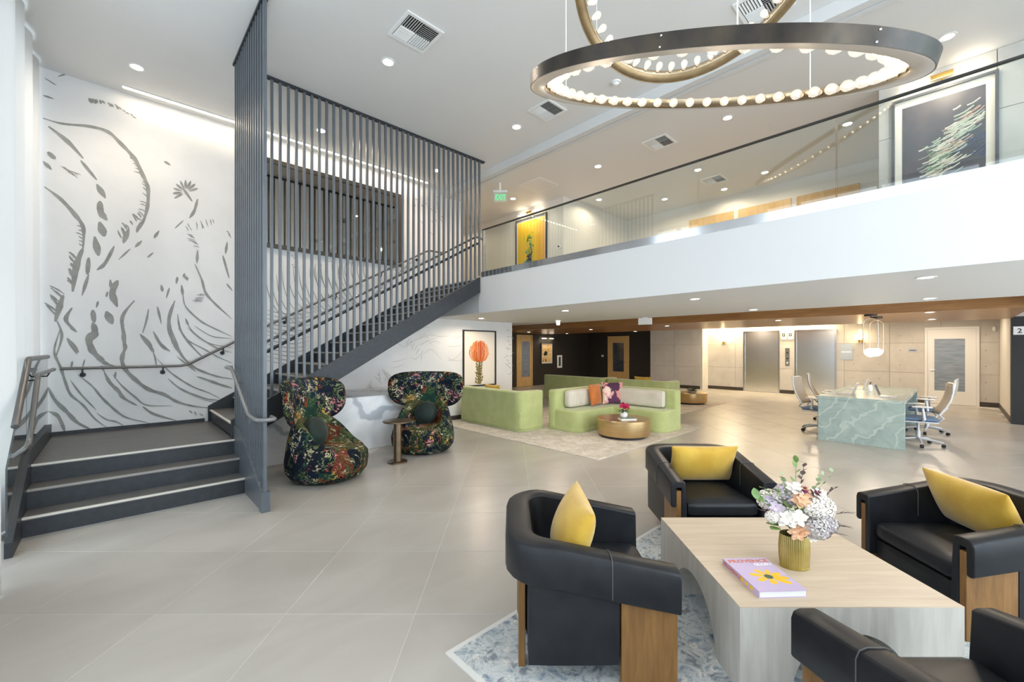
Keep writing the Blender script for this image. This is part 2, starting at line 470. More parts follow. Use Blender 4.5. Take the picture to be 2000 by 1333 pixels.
wood_soffit = struct('ceiling_wood', MB().box(10.7, -.885, 2.35, 14.6, 13.0, 2.72), soffit_wood)
nb = 18
for i in range(nb):                       # wood boards laid along the soffit, narrow open joints between them
    x0 = 10.7 + 3.9 * i / nb; x1 = 10.7 + 3.9 * (i + 1) / nb
    obj('board', B(x0 + .002, -.885, 2.33, x1 - .002, 13.0, 2.352), soffit_wood, wood_soffit)
struct('ceiling_lobby', B(14.6, -.885, 2.75, 18.2, 13.2, 2.85), ceilp)
struct('ceiling_right', B(8.5, -4.5, 2.36, 14.5, -.89, 2.75), ceilp)
# upper storey walls
struct('wall_upper_left', B(7.4, 6.1, ZU, 7.55, 11.2, 5.12), warmp)
struct('wall_upper_side', B(7.55, 6.1, ZU, 10.1, 6.25, 5.12), warmp)
struct('wall_upper_back', B(10.1, -4.5, ZU, 10.25, 6.25, 5.12), warmp)
struct('wall_upper_end', B(5.94, 11.05, ZU, 7.4, 11.2, 5.12), pm('warm_lit_wall', (.62, .44, .20), .6))  # warm light of the corridor is put into this wall's yellow
struct('wall_upper_corridor', B(5.80, BM + .2, ZU, 5.94, 11.2, 5.12), warmp)
for y0, y1 in ((1.2, 2.2), (2.3, 3.3), (3.4, 4.4)):
    struct('panel_upper', B(10.07, y0, ZU, 10.1, y1, 4.75), tan_wood)
concrete_wall('wall_upper_concrete', 7.4, -4.5, .69, ZU, 5.12, [], 1.05, .7)

# glazed walls: mullions, transoms and panes
def glazed(name, P, n0, x0, x1, z0, z1, nx, zs):
    fr = MB()
    st = lambda a, b, c, d: fr.box(a, -.05, c, b, .05, d, P)
    for i in range(nx + 1):
        x = x0 + (x1 - x0) * i / nx; st(x - .035, x + .035, z0, z1)
    for z in [z0 + .04] + zs + [z1 - .04]:
        for i in range(nx): 
            st(x0 + (x1 - x0) * i / nx + .035, x0 + (x1 - x0) * (i + 1) / nx - .035, z - .04, z + .04)
    w_ = struct('window_%d' % n0, fr, pm('window_frame_paint', (.35, .36, .37), .4))
    zz = [z0 + .08] + [k for z in zs for k in (z - .04, z + .04)] + [z1 - .08]
    for i in range(nx):
        for k in range(0, len(zz), 2):
            obj('pane', MB().box(x0 + (x1 - x0) * i / nx + .035, -.006, zz[k], x0 + (x1 - x0) * (i + 1) / nx - .035, .006, zz[k + 1], P), panem, w_)
PL = Matrix.Translation((AW - .1, 0, 0)) @ Matrix.Rotation(PI / 2, 4, 'Z')
PR = Matrix.Translation((0, -4.6, 0))
glazed('w', PL, 1, -4.5, 7.95, .05, 5.05, 9, [2.6])
glazed('w', PR, 2, -.9, 5.0, .05, 5.05, 5, [2.6])
glazed('w', PR, 3, 5.1, 14.4, .05, 2.3, 8, [])
glazed('w', PR, 4, 5.1, 10.2, 3.1, 5.1, 4, [])
struct('wall_left', MB().box(AW - .2, -4.7, 5.05, AW, BM, ZC).box(AW - .2, -4.7, 0, AW, BM, .05).box(AW - .2, 7.95, .05, AW, BM, 5.05).box(AW - .2, -4.7, .05, AW, -4.5, 5.05), paint)
struct('wall_rear', MB().box(AW, -4.7, 5.05, 5.0, -4.5, ZC).box(5.0, -4.7, 2.3, 14.5, -4.5, 3.1).box(AW, -4.7, 0, 14.5, -4.5, .05).box(10.2, -4.7, 3.1, 10.4, -4.5, 5.2), paint)
# ------------------------------------------------------------------ mural strokes (print on the wall, thin ribbons)
def catmull(P, n=7):
    if len(P) < 3: return [tuple(P[0][k] + (P[-1][k] - P[0][k]) * i / 6 for k in (0, 1)) for i in range(7)]
    out = []
    for i in range(len(P) - 1):
        p0, p1, p2, p3 = P[max(0, i - 1)], P[i], P[i + 1], P[min(len(P) - 1, i + 2)]
        for k in range(n):
            t = k / n
            out.append(tuple(.5 * (2 * p1[d] + (p2[d] - p0[d]) * t + (2 * p0[d] - 5 * p1[d] + 4 * p2[d] - p3[d]) * t * t + (3 * p1[d] - p0[d] - 3 * p2[d] + p3[d]) * t ** 3) for d in (0, 1)))
    out.append(tuple(P[-1]))
    return out
ink = MB(); pale = MB()
rnd = random.Random(3); SN = [0]
def stroke(mb, pts, wpx, jag=.07, y=None):
    SN[0] += 1; y = BM - .0025 - SN[0] * 5e-6
    W = [on_b(px, py, BM) for px, py in catmull(pts)]
    n = len(W); scale = (W[n // 2] - Vector((0, 0, H))).length / F * .93
    vs = []
    ph = rnd.random() * 6
    for i, p in enumerate(W):
        t = (W[min(n - 1, i + 1)] - W[max(0, i - 1)]).normalized()
        nn = Vector((-t.z, 0, t.x))
        s = i / (n - 1)
        wv = wpx * scale * .5 * (math.sin(PI * min(.97, max(.03, s))) ** .55) * (1 + jag * 2 * math.sin(ph + i * .9) + jag * rnd.uniform(-1, 1))
        vs += [(p.x + nn.x * wv, y, p.z + nn.z * wv), (p.x - nn.x * wv, y, p.z - nn.z * wv)]
    mb.add(vs, [(2 * i, 2 * i + 1, 2 * i + 3, 2 * i + 2) for i in range(n - 1)])
def hairs(mb, pts, n, L, ang, wpx=1.6, spread=14):
    C = catmull(pts)
    for k in range(n):
        p = C[int((k + .5) / n * (len(C) - 1))]
        a = math.radians(ang + rnd.uniform(-spread, spread)); l = L * rnd.uniform(.6, 1.1)
        q = (p[0] + math.cos(a) * l, p[1] + math.sin(a) * l)
        m = ((p[0] + q[0]) / 2 + rnd.uniform(-1, 1), (p[1] + q[1]) / 2 - rnd.uniform(0, 2))
        stroke(mb, [p, m, q], wpx)
def U(pts): return [(x * .5253, y * .5253) for x, y in pts]
def Lw(pts): return [(x * .345, 640 + y * .345) for x, y in pts]
def Sc(pts): return [(440 + x * .315, 440 + y * .315) for x, y in pts]
up = [([(160, 440), (230, 460), (330, 470), (400, 490), (450, 535), (500, 590), (530, 650), (550, 700), (548, 770), (530, 830), (508, 865)], 11),
      ([(180, 470), (250, 525), (310, 590)], 11), ([(300, 597), (360, 670)], 10), ([(360, 685), (392, 738)], 14), ([(372, 748), (375, 790), (398, 820)], 18),
      ([(370, 825), (388, 880)], 20), ([(352, 880), (366, 952)], 17), ([(330, 958), (325, 1022)], 13),
      ([(165, 695), (225, 740), (280, 800), (310, 850), (308, 930)], 11), ([(308, 925), (285, 985), (270, 1085)], 15), ([(425, 915), (390, 980), (360, 1005)], 10),
      ([(330, 1020), (305, 1100)], 8), ([(480, 850), (458, 905)], 13), ([(525, 825), (508, 862)], 10), ([(735, 740), (722, 785), (704, 812)], 9), ([(680, 700), (715, 750)], 9),
      ([(650, 850), (682, 820)], 5), ([(592, 858), (572, 886)], 8), ([(528, 895), (502, 920)], 8), ([(570, 940), (548, 958)], 6), ([(485, 925), (440, 967)], 5),
      ([(735, 930), (732, 980)], 8), ([(724, 982), (750, 1040), (765, 1090), (800, 1130), (860, 1185)], 8), ([(828, 950), (852, 1036)], 9), ([(842, 1055), (864, 1082)], 7),
      ([(845, 900), (838, 945)], 8), ([(438, 1043), (418, 1090), (436, 1142)], 18), ([(410, 1040), (414, 1075)], 9), ([(345, 1153), (350, 1200)], 15),
      ([(345, 1200), (352, 1235), (330, 1270), (368, 1340)], 19), ([(395, 1158), (418, 1206)], 20), ([(500, 1118), (455, 1180), (462, 1260), (460, 1338)], 10), ([(552, 1150), (545, 1190), (530, 1240)], 6),
      ([(520, 1243), (555, 1285), (572, 1312)], 11), ([(585, 1140), (600, 1205)], 7), ([(570, 1233), (600, 1285), (632, 1306)], 9), ([(650, 1118), (628, 1190), (640, 1262), (672, 1320)], 12),
      ([(660, 1168), (672, 1230), (715, 1290), (760, 1335)], 7), ([(680, 1090), (690, 1140), (740, 1190), (782, 1215), (862, 1252)], 6), ([(690, 1190), (722, 1240), (800, 1292), (862, 1312)], 5),
      ([(235, 1098), (222, 1140), (205, 1197)], 14), ([(268, 1145), (245, 1190), (282, 1232)], 10), ([(210, 1190), (230, 1250), (205, 1335)], 6), ([(250, 1258), (292, 1312)], 11),
      ([(365, 1120), (358, 1145)], 6), ([(400, 1085), (395, 1105)], 7), ([(600, 1060), (604, 1085)], 9), ([(660, 1030), (655, 1056)], 8), ([(610, 600), (634, 615)], 9), ([(160, 600), (192, 632)], 9),
      ([(178, 565), (205, 592)], 15), ([(630, 1070), (618, 1110)], 6), ([(675, 1060), (680, 1100)], 9), ([(160, 355), (200, 368)], 6), ([(165, 290), (210, 318)], 4), ([(215, 285), (248, 275)], 4),
      ([(690, 1185), (700, 1210)], 8)]
for p, wd in up: stroke(ink, U(p), wd * .45)
hairs(ink, U([(450, 535), (500, 590), (530, 650)]), 9, 14, 215); hairs(ink, U([(530, 640), (550, 700), (548, 770), (530, 830)]), 12, 20, 215)
hairs(ink, U([(525, 810), (480, 850), (450, 890)]), 9, 17, 240, 2.2); hairs(ink, U([(310, 850), (308, 930)]), 6, 14, 215); hairs(ink, U([(290, 970), (272, 1080)]), 10, 24, 232, 2.6)
hairs(ink, U([(240, 1095), (205, 1195)]), 9, 32, 222, 2.0); hairs(ink, U([(330, 365), (370, 372), (440, 395)]), 9, 13, 62, 2.6); hairs(ink, U([(440, 400), (520, 450)]), 6, 10, 210, 1.6)
hairs(ink, U([(700, 860), (760, 850), (800, 830)]), 8, 16, 250, 1.3); hairs(ink, U([(742, 920), (715, 870)]), 8, 18, 200, 1.2); hairs(ink, U([(765, 1095), (750, 1130)]), 7, 20, 178, 1.2)
hairs(ink, U([(270, 640), (215, 615)]), 8, 20, 32, 1.2); hairs(ink, U([(680, 1030), (700, 1050)]), 6, 10, 280, 1.6); hairs(ink, U([(850, 870), (862, 890)]), 5, 10, 240, 1.4)
for k in range(9):                               # flower head
    a = math.radians(150 + k * 24); c = (690, 715)
    stroke(ink, U([(c[0] + 14 * math.cos(a), c[1] + 12 * math.sin(a)), (c[0] + 48 * math.cos(a), c[1] + 46 * math.sin(a))]), 3.4)
low = [([(345, 0), (315, 90), (310, 150), (345, 230), (370, 310), (400, 380), (470, 440), (540, 520), (610, 570)], 10), ([(380, 63), (437, 152)], 12), ([(398, 0), (437, 27)], 10),
       ([(530, -20), (545, 40), (505, 80), (520, 130), (570, 180), (600, 205), (655, 222)], 22), ([(575, 215), (590, 250)], 8),
       ([(700, -20), (695, 60), (710, 110), (690, 170), (705, 230), (760, 290), (840, 350), (930, 380), (1000, 420), (1090, 445), (1185, 456)], 17),
       ([(798, 40), (862, 107)], 14), ([(858, 110), (880, 180), (886, 230)], 7), ([(870, 28), (910, 90), (962, 137)], 10),
       ([(970, 10), (1000, 90), (1030, 160), (1090, 220), (1160, 255), (1240, 280), (1315, 292)], 12), ([(1010, 5), (1060, 70), (1150, 120), (1230, 165), (1315, 202)], 7),
       ([(1060, 0), (1130, 60), (1200, 95), (1315, 112)], 6), ([(1100, -10), (1200, 50), (1315, 62)], 5), ([(890, 178), (960, 250), (1030, 300), (1100, 340), (1180, 370), (1245, 402)], 8),
       ([(1000, 163), (1060, 212), (1110, 250)], 8), ([(1115, 278), (1180, 300), (1250, 325), (1315, 344)], 14), ([(950, 288), (1010, 340), (1080, 375), (1170, 405), (1245, 413)], 10),
       ([(590, 250), (620, 310), (670, 360), (700, 400), (775, 442)], 16), ([(640, 268), (690, 330), (760, 390), (830, 440), (975, 443)], 8), ([(808, 448), (870, 490), (995, 527)], 12),
       ([(440, 268), (520, 330), (570, 390), (620, 440), (680, 490), (730, 515), (845, 541)], 10), ([(398, 298), (460, 380), (545, 467)], 7), ([(272, 338), (310, 410), (380, 480), (440, 540), (525, 582)], 15),
       ([(275, 475), (330, 505), (368, 592)], 14), ([(548, 485), (600, 520), (660, 535), (705, 560)], 7), ([(410, 190), (402, 230)], 8), ([(480, 180), (465, 235)], 6), ([(655, 250), (650, 290)], 8),
       ([(1130, 405), (1240, 430)], 4), ([(1070, 470), (1088, 485)], 7), ([(1100, 475), (1112, 498)], 6), ([(1130, 488), (1150, 502)], 5)]
for p, wd in low: stroke(ink, Lw(p), wd * .31)
# behind the slats: fanning hair-like arcs
for k in range(15):
    x0 = 250 + k * 34; y0 = 300 + 18 * math.sin(k) - k * 6
    stroke(ink, Sc([(x0, y0), (x0 + 14, y0 + 110), (x0 + 62, y0 + 220), (x0 + 150, y0 + 300)]), 1.5)
for k in range(13):
    y0 = 540 + k * 26
    stroke(ink, Sc([(245, y0 - 16), (330, y0 + 4), (430, y0 + 14), (560 - k * 6, y0 - 4)]), 1.5)
for k in range(9):
    x0 = 560 + k * 38; y0 = 240 - k * 3
    stroke(ink, Sc([(x0, y0), (x0 - 8, y0 + 70), (x0 + 30, y0 + 170)]), 1.6)
for k in range(10):
    x0 = 860 + k * 30; y0 = 500 - k * 26
    stroke(ink, Sc([(x0, y0), (x0 + 22, y0 - 40), (x0 + 60, y0 - 60)]), 1.2)
for k in range(8):
    stroke(ink, Sc([(410 + k % 4 * 10, 190 + k * 14), (424 + k % 4 * 10, 192 + k * 14)]), 1.6)
for k in range(26):                                # sprigs right of the mirror and beside the flower print
    x = 800 + rnd.uniform(0, 60); y = 370 + rnd.uniform(0, 90)
    stroke(ink, [(x, y), (x + rnd.uniform(3, 8), y + rnd.uniform(2, 7))], 1.3)
for k in range(24):
    x = 984 + rnd.uniform(0, 16); y = 636 + rnd.uniform(0, 105)
    stroke(ink, [(x, y), (x + rnd.uniform(2, 6), y + rnd.uniform(1, 5))], 1.0)
for k in range(16):                                # faint relief under the stair flight
    x0 = 760 + rnd.uniform(0, 130); y0 = 650 + rnd.uniform(0, 70)
    stroke(pale, [(x0, y0), (x0 + rnd.uniform(4, 20), y0 + rnd.uniform(-14, 6)), (x0 + rnd.uniform(18, 46), y0 + rnd.uniform(-16, 12))], 1.1)
hairs(pale, [(712, 758), (745, 722), (755, 742)], 14, 22, 70, 1.6, 30); hairs(pale, [(800, 660), (830, 690)], 8, 20, 110, 1.4, 20)
o = obj('mural_strokes', ink, inkm, wall_mural); o['kind'] = 'stuff'; o['label'] = 'grey brush strokes and feathered curves of the mural'
o = obj('mural_pale_strokes', pale, ink2, wall_mural); o['kind'] = 'stuff'

# ------------------------------------------------------------------ staircase
st = thing('staircase', 'charcoal L-shaped staircase with landing below the white mural wall', 'staircase', (0, 0, 0))
R3, T3 = ZL / 3, .2875
B0 = 5.57; SA0, SA1 = -.58, 1.086
for k in range(3):
    y = B0 + k * T3
    y1 = B0 + (k + 1) * T3 if k < 2 else BM
    obj('riser', B(SA0, y + .012, k * R3, SA1, y + .03, (k + 1) * R3 - .03), steel_dark, st)
    t = obj('tread' if k < 2 else 'landing', B(SA0, y, (k + 1) * R3 - .03, SA1, y1 + (.012 if k < 2 else -.002), (k + 1) * R3), treadm, st, bevel=.004)
    obj('nosing_strip', B(SA0, y - .002, (k + 1) * R3 - .016, SA1, y + .022, (k + 1) * R3 + .002), nosem if k != 1 else pm('grey_nosing', (.30, .28, .26), .4), t)
obj('landing_body', B(SA0 + .01, B0 + 2 * T3 + .04, 0, SA1, BM - .01, ZL - .03), steel_dark, st)
obj('landing_skirt', B(SA0, BM - .02, ZL, 1.02, BM - .002, ZL + .05), steel_dark, st)
NR = 14; RR = (ZU - ZL) / NR; A0 = 1.09; TT = (AM - A0) / (NR - 1)
for k in range(NR):
    a = A0 + k * TT; z = ZL + k * RR
    obj('riser', B(a + .01, BSCR + .03, z, a + .025, BM - .03, z + RR - .028), steel_dark, st)
    if k < NR - 1:
        t = obj('tread', B(a - .01, BSCR + .03, z + RR - .028, a + TT + .01, BM - .03, z + RR), treadm, st, bevel=.004)
        obj('nosing_strip', B(a - .012, BSCR + .04, z + RR - .014, a + .014, BM - .04, z + RR + .002), nosem if k == 0 else pm('grey_nosing', (.30, .28, .26), .4), t)
ztop = lambda a: .98 + (a - 1.442) * .571
for (y0, y1, nm) in ((BSCR - .03, BSCR + .03, 'outer_stringer'), (BM - .03, BM - .002, 'wall_stringer')):
    obj(nm, MB().prism([(AS - .05, .0 if y0 < 7 else ZL), (1.30, .0 if y0 < 7 else ZL), (1.30, ztop(1.30) - .32), (AM - .02, ztop(AM) - .32), (AM - .02, ztop(AM - .05)), (AS - .05, ztop(AS - .05))], y0, y1, 'y'), steel_dark, st)
obj('flight_soffit', MB().prism([(1.30, ztop(1.30) - .31), (AM - .04, ztop(AM) - .31), (AM - .04, ztop(AM) - .27), (1.30, ztop(1.30) - .27)], BSCR + .03, BM - .03, 'y'), steel_dark, st)
wing_prof = [(4.80, 0), (4.80, .17), (4.90, .21), (5.87, .67), (6.18, .69), (6.18, 0)]
obj('side_stringer', MB().prism(wing_prof, AS - .026, AS + .026, 'x'), slatm, st)
obj('newel_block', B(AS - .04, 4.775, 0, AS + .04, 4.86, .20), slatm, st)
obj('window_side_stringer', MB().prism([(5.12, 0), (5.12, .12), (6.16, .68), (BM - .01, .68), (BM - .01, 0)], SA0 - .045, SA0, 'x'), steel_dark, st)

# slat screen from the stair up to the ceiling: one square bar per slat
scr = thing('slat_screen', 'floor-to-ceiling screen of slate grey vertical bars along the stair', 'screen', (AS, BSCR, ZC))
def to(p): return (p[0] - AS, p[1] - BSCR, p[2] - ZC)
def slat_mesh(z0):
    return MB().box(-.016, -.016, z0 - ZC, .016, .016, -.02).mesh('slat', slatm)
SP = .1007
n = 1
while AS + n * SP < 5.14:
    a = AS + n * SP
    o = link('slat', slat_mesh(min(ztop(a), ZU + .03)), scr, (a - AS, 0, 0)); n += 1
def zwing(y): return .21 + (y - 4.90) * (.46 / .97) if y < 5.87 else .68
for k in range(14):
    y = BSCR - .02 - k * .1055
    if y < 4.8: break
    link('slat', slat_mesh(max(.17, zwing(y)) - .005), scr, (0, y - BSCR, 0))
obj('ceiling_channel', B(0 - .03, -.03, -.03, 5.15 - AS, .03, -.001), steel_dark, scr)
obj('ceiling_channel', B(-.03, 4.78 - BSCR, -.03, .03, -.03, -.001), steel_dark, scr)
obj('mounting_bar', MB().tube([to((1.3, BSCR + .03, 1.52)), to((5.02, BSCR + .03, 3.66))], .022, 4), steel_dark, scr)

# handrails
railm = pm('bronze_grey_rail', (.13, .125, .12), .3, .4)
def rounded(pts, r=.09, n=4):
    P = [Vector(p) for p in pts]; out = [P[0]]
    for i in range(1, len(P) - 1):
        a, b, c = P[i - 1], P[i], P[i + 1]
        d1 = min(r, (b - a).length * .45); d2 = min(r, (c - b).length * .45)
        s = b + (a - b).normalized() * d1; e = b + (c - b).normalized() * d2
        out += [(s * (1 - t) ** 2 + b * 2 * t * (1 - t) + e * t * t) for t in [k / n for k in range(n + 1)]]
    return out + [P[-1]]
hr = thing('wall_handrail', 'dark round handrail bracketed to the mural wall beside the stair', 'handrail', (0, BM, 0))
W = [(-.50, -.09, 1.395), (.78, -.09, 1.40), (1.85, -.09, 2.03), (5.0, -.09, 3.81), (5.40, -.09, 3.81)]
obj('rail', MB().tube(rounded(W), .019, 10), railm, hr)
def rail_at(W, a):
    for p, q in zip(W, W[1:]):
        if p[0] <= a <= q[0]:
            t = (a - p[0]) / (q[0] - p[0]); return p[2] + (q[2] - p[2]) * t
for a in (-.3, .52, 1.25, 2.15, 3.0, 3.9, 4.75):
    z = rail_at(W, a)
    b_ = obj('bracket', MB().tube([(a, -.001, z - .09), (a, -.05, z - .09), (a, -.09, z - .06), (a, -.09, z - .015)], .009, 6), blackm, hr)
    obj('rose', MB().lathe([(0, 0), (.032, 0), (.028, .014), (0, .016)], 12, M=Matrix.Translation((a, -.001, z - .09)) @ Matrix.Rotation(PI / 2, 4, 'X')), blackm, b_)
hr2 = thing('screen_handrail', 'dark round handrail on the stair side of the slat screen', 'handrail', (AS, BSCR, 0))
W2 = [(1.22, 6.30, 1.60), (5.02, 6.30, 3.79), (5.15, 6.30, 3.80), (5.24, 6.30, 3.74), (5.24, 6.30, 3.05)]
obj('rail', MB().tube(rounded([(p[0] - AS, p[1] - BSCR, p[2]) for p in W2], .06), .019, 10), railm, hr2)
hr3 = thing('wing_handrail', 'grey looped handrail hugging the end of the slat screen by the steps', 'handrail', (AS, 4.8, 0))
W3 = [(1.10, 6.33, 1.42), (1.02, 6.33, 1.42), (1.02, 5.92, 1.41), (1.02, 5.08, .96), (1.02, 4.72, .94), (1.19, 4.70, .94), (1.19, 4.90, .94)]
obj('rail', MB().tube(rounded([(p[0] - AS, p[1] - 4.8, p[2]) for p in W3], .09), .020, 10), pm('grey_rail', (.20, .205, .21), .32, .3), hr3)
for y, z in ((5.75, 1.32), (5.0, .95)):
    obj('bracket', MB().tube([(1.02 - AS, y - 4.8, z - .01), (1.02 - AS, y - 4.8, z - .06), (-.015, y - 4.8, z - .07)], .008, 6), slatm, hr3)

# glass guard on the window side of the steps
gg = thing('glass_guard', 'glass stair guard with bronze rails beside the white curtains', 'railing', (SA0, 6.5, 0))
GX = -.036
def gl(p): return (p[0], p[1] - 6.5, p[2])
obj('glass_panel', MB().prism([(5.16 - 6.5, .16), (6.14 - 6.5, .70), (6.14 - 6.5, 1.40), (5.55 - 6.5, .97), (5.16 - 6.5, .70)], GX - .006, GX + .006, 'x'), glassm, gg)
obj('glass_panel', B(GX - .006, 6.16 - 6.5, .70, GX + .006, BM - .03 - 6.5, 1.53), glassm, gg)
obj('cap_rail', MB().tube(rounded([gl((GX, 5.56, .98)), gl((GX, 6.34, 1.55)), gl((GX, BM - .02, 1.55))], .05), .026, 10), railm, gg)
obj('hand_rail', MB().tube(rounded([gl((GX, 5.40, .74)), gl((.05, 5.40, .82)), gl((.05, 5.50, .84)), gl((.05, 6.08, 1.40)), gl((.05, 7.55, 1.40))], .05), .021, 10), railm, gg)
for y, z in ((5.47, .82), (6.25, 1.40), (7.1, 1.40)):
    obj('bracket', MB().tube([gl((.05, y, z - .02)), gl((.03, y, z - .06)), gl((GX, y, z - .06))], .008, 6), blackm, gg)

# marble plinth under the flight
def marblefn(c0, c1, vein, sc_=1.2, vscale=1.0):
    def fn(nt, bs, p):
        n = noise(nt, p, 1.6 * sc_, 6, .6, 1.2)
        wv = nd(nt, 'ShaderNodeTexWave', wave_type='BANDS', bands_direction='DIAGONAL'); wv.inputs['Scale'].default_value = .55 * vscale
        wv.inputs['Distortion'].default_value = 11; wv.inputs['Detail'].default_value = 5; wv.inputs['Detail Scale'].default_value = 1.3
        nt.links.new(p, wv.inputs['Vector'])
        v = ramp(nt, wv.outputs['Fac'], [(.90, (0, 0, 0)), (.985, (1, 1, 1))])
        base = ramp(nt, n, [(.3, c0), (.7, c1)])
        nt.links.new(mixc(nt, v, base, vein), bs.inputs['Base Color'])
    return fn
marble = posmat('white_marble', marblefn((.62, .63, .65), (.80, .80, .80), (.42, .44, .47)), .22)
pl = MB().prism([(1.32, 0), (4.4, 0), (4.4, .87), (2.12, .87), (1.32, .44)], 6.62, BM - .005, 'y')
tag(obj('marble_plinth', pl, marble, bevel=.006), 'low white veined marble plinth tucked beneath the stair flight', 'plinth')

# dark mirror on the mural wall
mir = thing('wall_mirror', 'wide dark-framed smoked mirror on the mural wall behind the slats', 'mirror', (1.5, BM, 3.37))
MW, MH = 2.876, 1.51
fr = MB()
for r in ((0, 0, MW, .07), (0, MH - .07, MW, MH), (0, .07, .07, MH - .07), (MW - .07, .07, MW, MH - .07)):
    fr.box(r[0], -.045, r[1], r[2], 0, r[3])
obj('frame', fr, pm('dark_bronze', (.045, .036, .028), .4), mir)
obj('mirror_glass', B(.07, -.02, .07, MW - .07, -.004, MH - .07), pm('smoked_mirror', (.33, .30, .265), .03, 1), mir)

# curtains
def curtmat(name, c):
    m, nt, bs = new(name); nt.nodes.remove(bs); out = nt.nodes['Material Output']
    d = nd(nt, 'ShaderNodeBsdfDiffuse'); d.inputs[0].default_value = c4(c)
    t = nd(nt, 'ShaderNodeBsdfTranslucent'); t.inputs[0].default_value = c4(c)
    x = nd(nt, 'ShaderNodeMixShader'); x.inputs[0].default_value = .35
    nt.links.new(d.outputs[0], x.inputs[1]); nt.links.new(t.outputs[0], x.inputs[2])
    tr = nd(nt, 'ShaderNodeBsdfTransparent'); y = nd(nt, 'ShaderNodeMixShader'); y.inputs[0].default_value = .08
    nt.links.new(x.outputs[0], y.inputs[1]); nt.links.new(tr.outputs[0], y.inputs[2]); nt.links.new(y.outputs[0], out.inputs[0])
    return m
sheer = curtmat('white_sheer', (.88, .88, .87))
def curtain(loc, rot, L, label, amp=.05, folds=8):
    def fn(u, v):
        ph = u * folds * 2 * PI
        return (u * L + .012 * math.sin(ph * 2 + v * 2), amp * (1 - .35 * v) * math.sin(ph + .5 * math.sin(v * 3)), .015 + v * 5.19)
    o = obj('curtain', MB().grid(fn, folds * 12, 10), sheer, ang=3, loc=loc, rot=rot)
    m = o.modifiers.new('thickness', 'SOLIDIFY'); m.thickness = .002
    tag(o, label, 'curtain', 'sheer curtains along the windows')
curtain((-.70, 5.6, 0), PI / 2, 2.33, 'white full-height sheer curtain beside the stair landing and glass guard', .05, 4)
curtain((-.60, 2.9, 0), PI / 2, 1.55, 'white full-height sheer curtain nearest the camera at the left edge', .06, 4)
curtain((-.66, -3.6, 0), PI / 2, 1.2, 'white sheer curtain on the window wall behind the camera', .06, 6)
for k, x in enumerate((-.3, 2.3)):
    curtain((x, -4.3, 0), 0, 1.1, ('white sheer curtain in the far left corner of the rear glazing', 'white sheer curtain in the middle of the rear glazing')[k], .06, 6)

# mezzanine glass balustrade
bal = thing('glass_balustrade', 'frameless glass balustrade along the white mezzanine edge', 'railing', (AM + .035, 0, ZU))
ys = [6.13, 4.79, 3.455, 2.11, .782, -.55, -1.9, -3.2, -4.45]
for y1, y0 in zip(ys, ys[1:]):
    obj('glass_panel', B(-.007, y0 + .006, .05, .007, y1 - .006, .885), glassm, bal)
shoe_m = pm('polished_shoe', (.70, .71, .73), .12, 1)
obj('base_shoe', B(-.038, -4.45, -.012, .03, 6.17, .09), shoe_m, bal)
rl = obj('top_rail', B(-.02, -4.45, .885, .02, 6.17, .90), pm('dark_cap', (.05, .048, .045), .3, .6), bal)
obj('end_post', B(-.02, 6.13, .09, .02, 6.16, .885), chrome, bal)
# ------------------------------------------------------------------ soft-shape helpers
def roundpoly(pts, rs, n=5):
    out = []; m = len(pts)
    if isinstance(rs, (int, float)): rs = [rs] * m
    for i in range(m):
        a, b, c = Vector(pts[i - 1]), Vector(pts[i]), Vector(pts[(i + 1) % m]); r = rs[i]
        if r <= 0: out.append(tuple(b)); continue
        d = min(r, (b - a).length * .48, (c - b).length * .48)
        s = b + (a - b).normalized() * d; e = b + (c - b).normalized() * d
        for k in range(n + 1):
            t = k / n; p = s * (1 - t) ** 2 + b * 2 * t * (1 - t) + e * t * t
            out.append((p.x, p.y))
    return out
def pillow(L, Hh, T, pinch=.07, p=.45, M=None, n=14):
    """Throw cushion standing in the xz plane, base at z = 0, thickness along y."""
    mb = MB()
    for s in (-1, 1):
        def fn(u, v, s=s):
            x, z = 2 * u - 1, 2 * v - 1
            x = math.sin(x * PI / 2); z = math.sin(z * PI / 2)
            t = T / 2 * (max(0, (1 - x * x) * (1 - z * z))) ** p
            q = Vector((x * L / 2 * (1 - pinch * (1 - z * z)), s * t, Hh / 2 + z * Hh / 2 * (1 - pinch * (1 - x * x))))
            return M @ q if M else q
        mb.grid(fn, n, n)
    return mb
def softbox(x0, y0, z0, x1, y1, z1, r=.04, crown=0, n=10, M=None):
    """Box with soft edges and an optional crowned top."""
    cx, cy, cz = (x0 + x1) / 2, (y0 + y1) / 2, (z0 + z1) / 2
    hx, hy, hz = (x1 - x0) / 2, (y1 - y0) / 2, (z1 - z0) / 2
    mb = MB()
    for ax in range(3):
        for s in (-1, 1):
            def fn(u, v, ax=ax, s=s):
                p = [0, 0, 0]; a, b = [(1, 2), (2, 0), (0, 1)][ax]
                p[ax] = s; p[a] = 2 * u - 1; p[b] = 2 * v - 1
                q = Vector((p[0] * hx, p[1] * hy, p[2] * hz))
                i = Vector((max(-hx + r, min(hx - r, q.x)), max(-hy + r, min(hy - r, q.y)), max(-hz + r, min(hz - r, q.z))))
                d = q - i
                if d.length > 1e-9: q = i + d.normalized() * r
                if crown and q.z > 0: q.z += crown * (1 - p[0] ** 2) * (1 - p[1] ** 2) * (q.z / hz)
                q = q + Vector((cx, cy, cz))
                return M @ q if M else q
            k = n
            if s < 0: mb.grid(lambda u, v: fn(v, u), k, k)
            else: mb.grid(fn, k, k)
    return mb
def at(loc, rot, p):
    c, s = math.cos(rot), math.sin(rot)
    return (loc[0] + p[0] * c - p[1] * s, loc[1] + p[0] * s + p[1] * c, p[2])

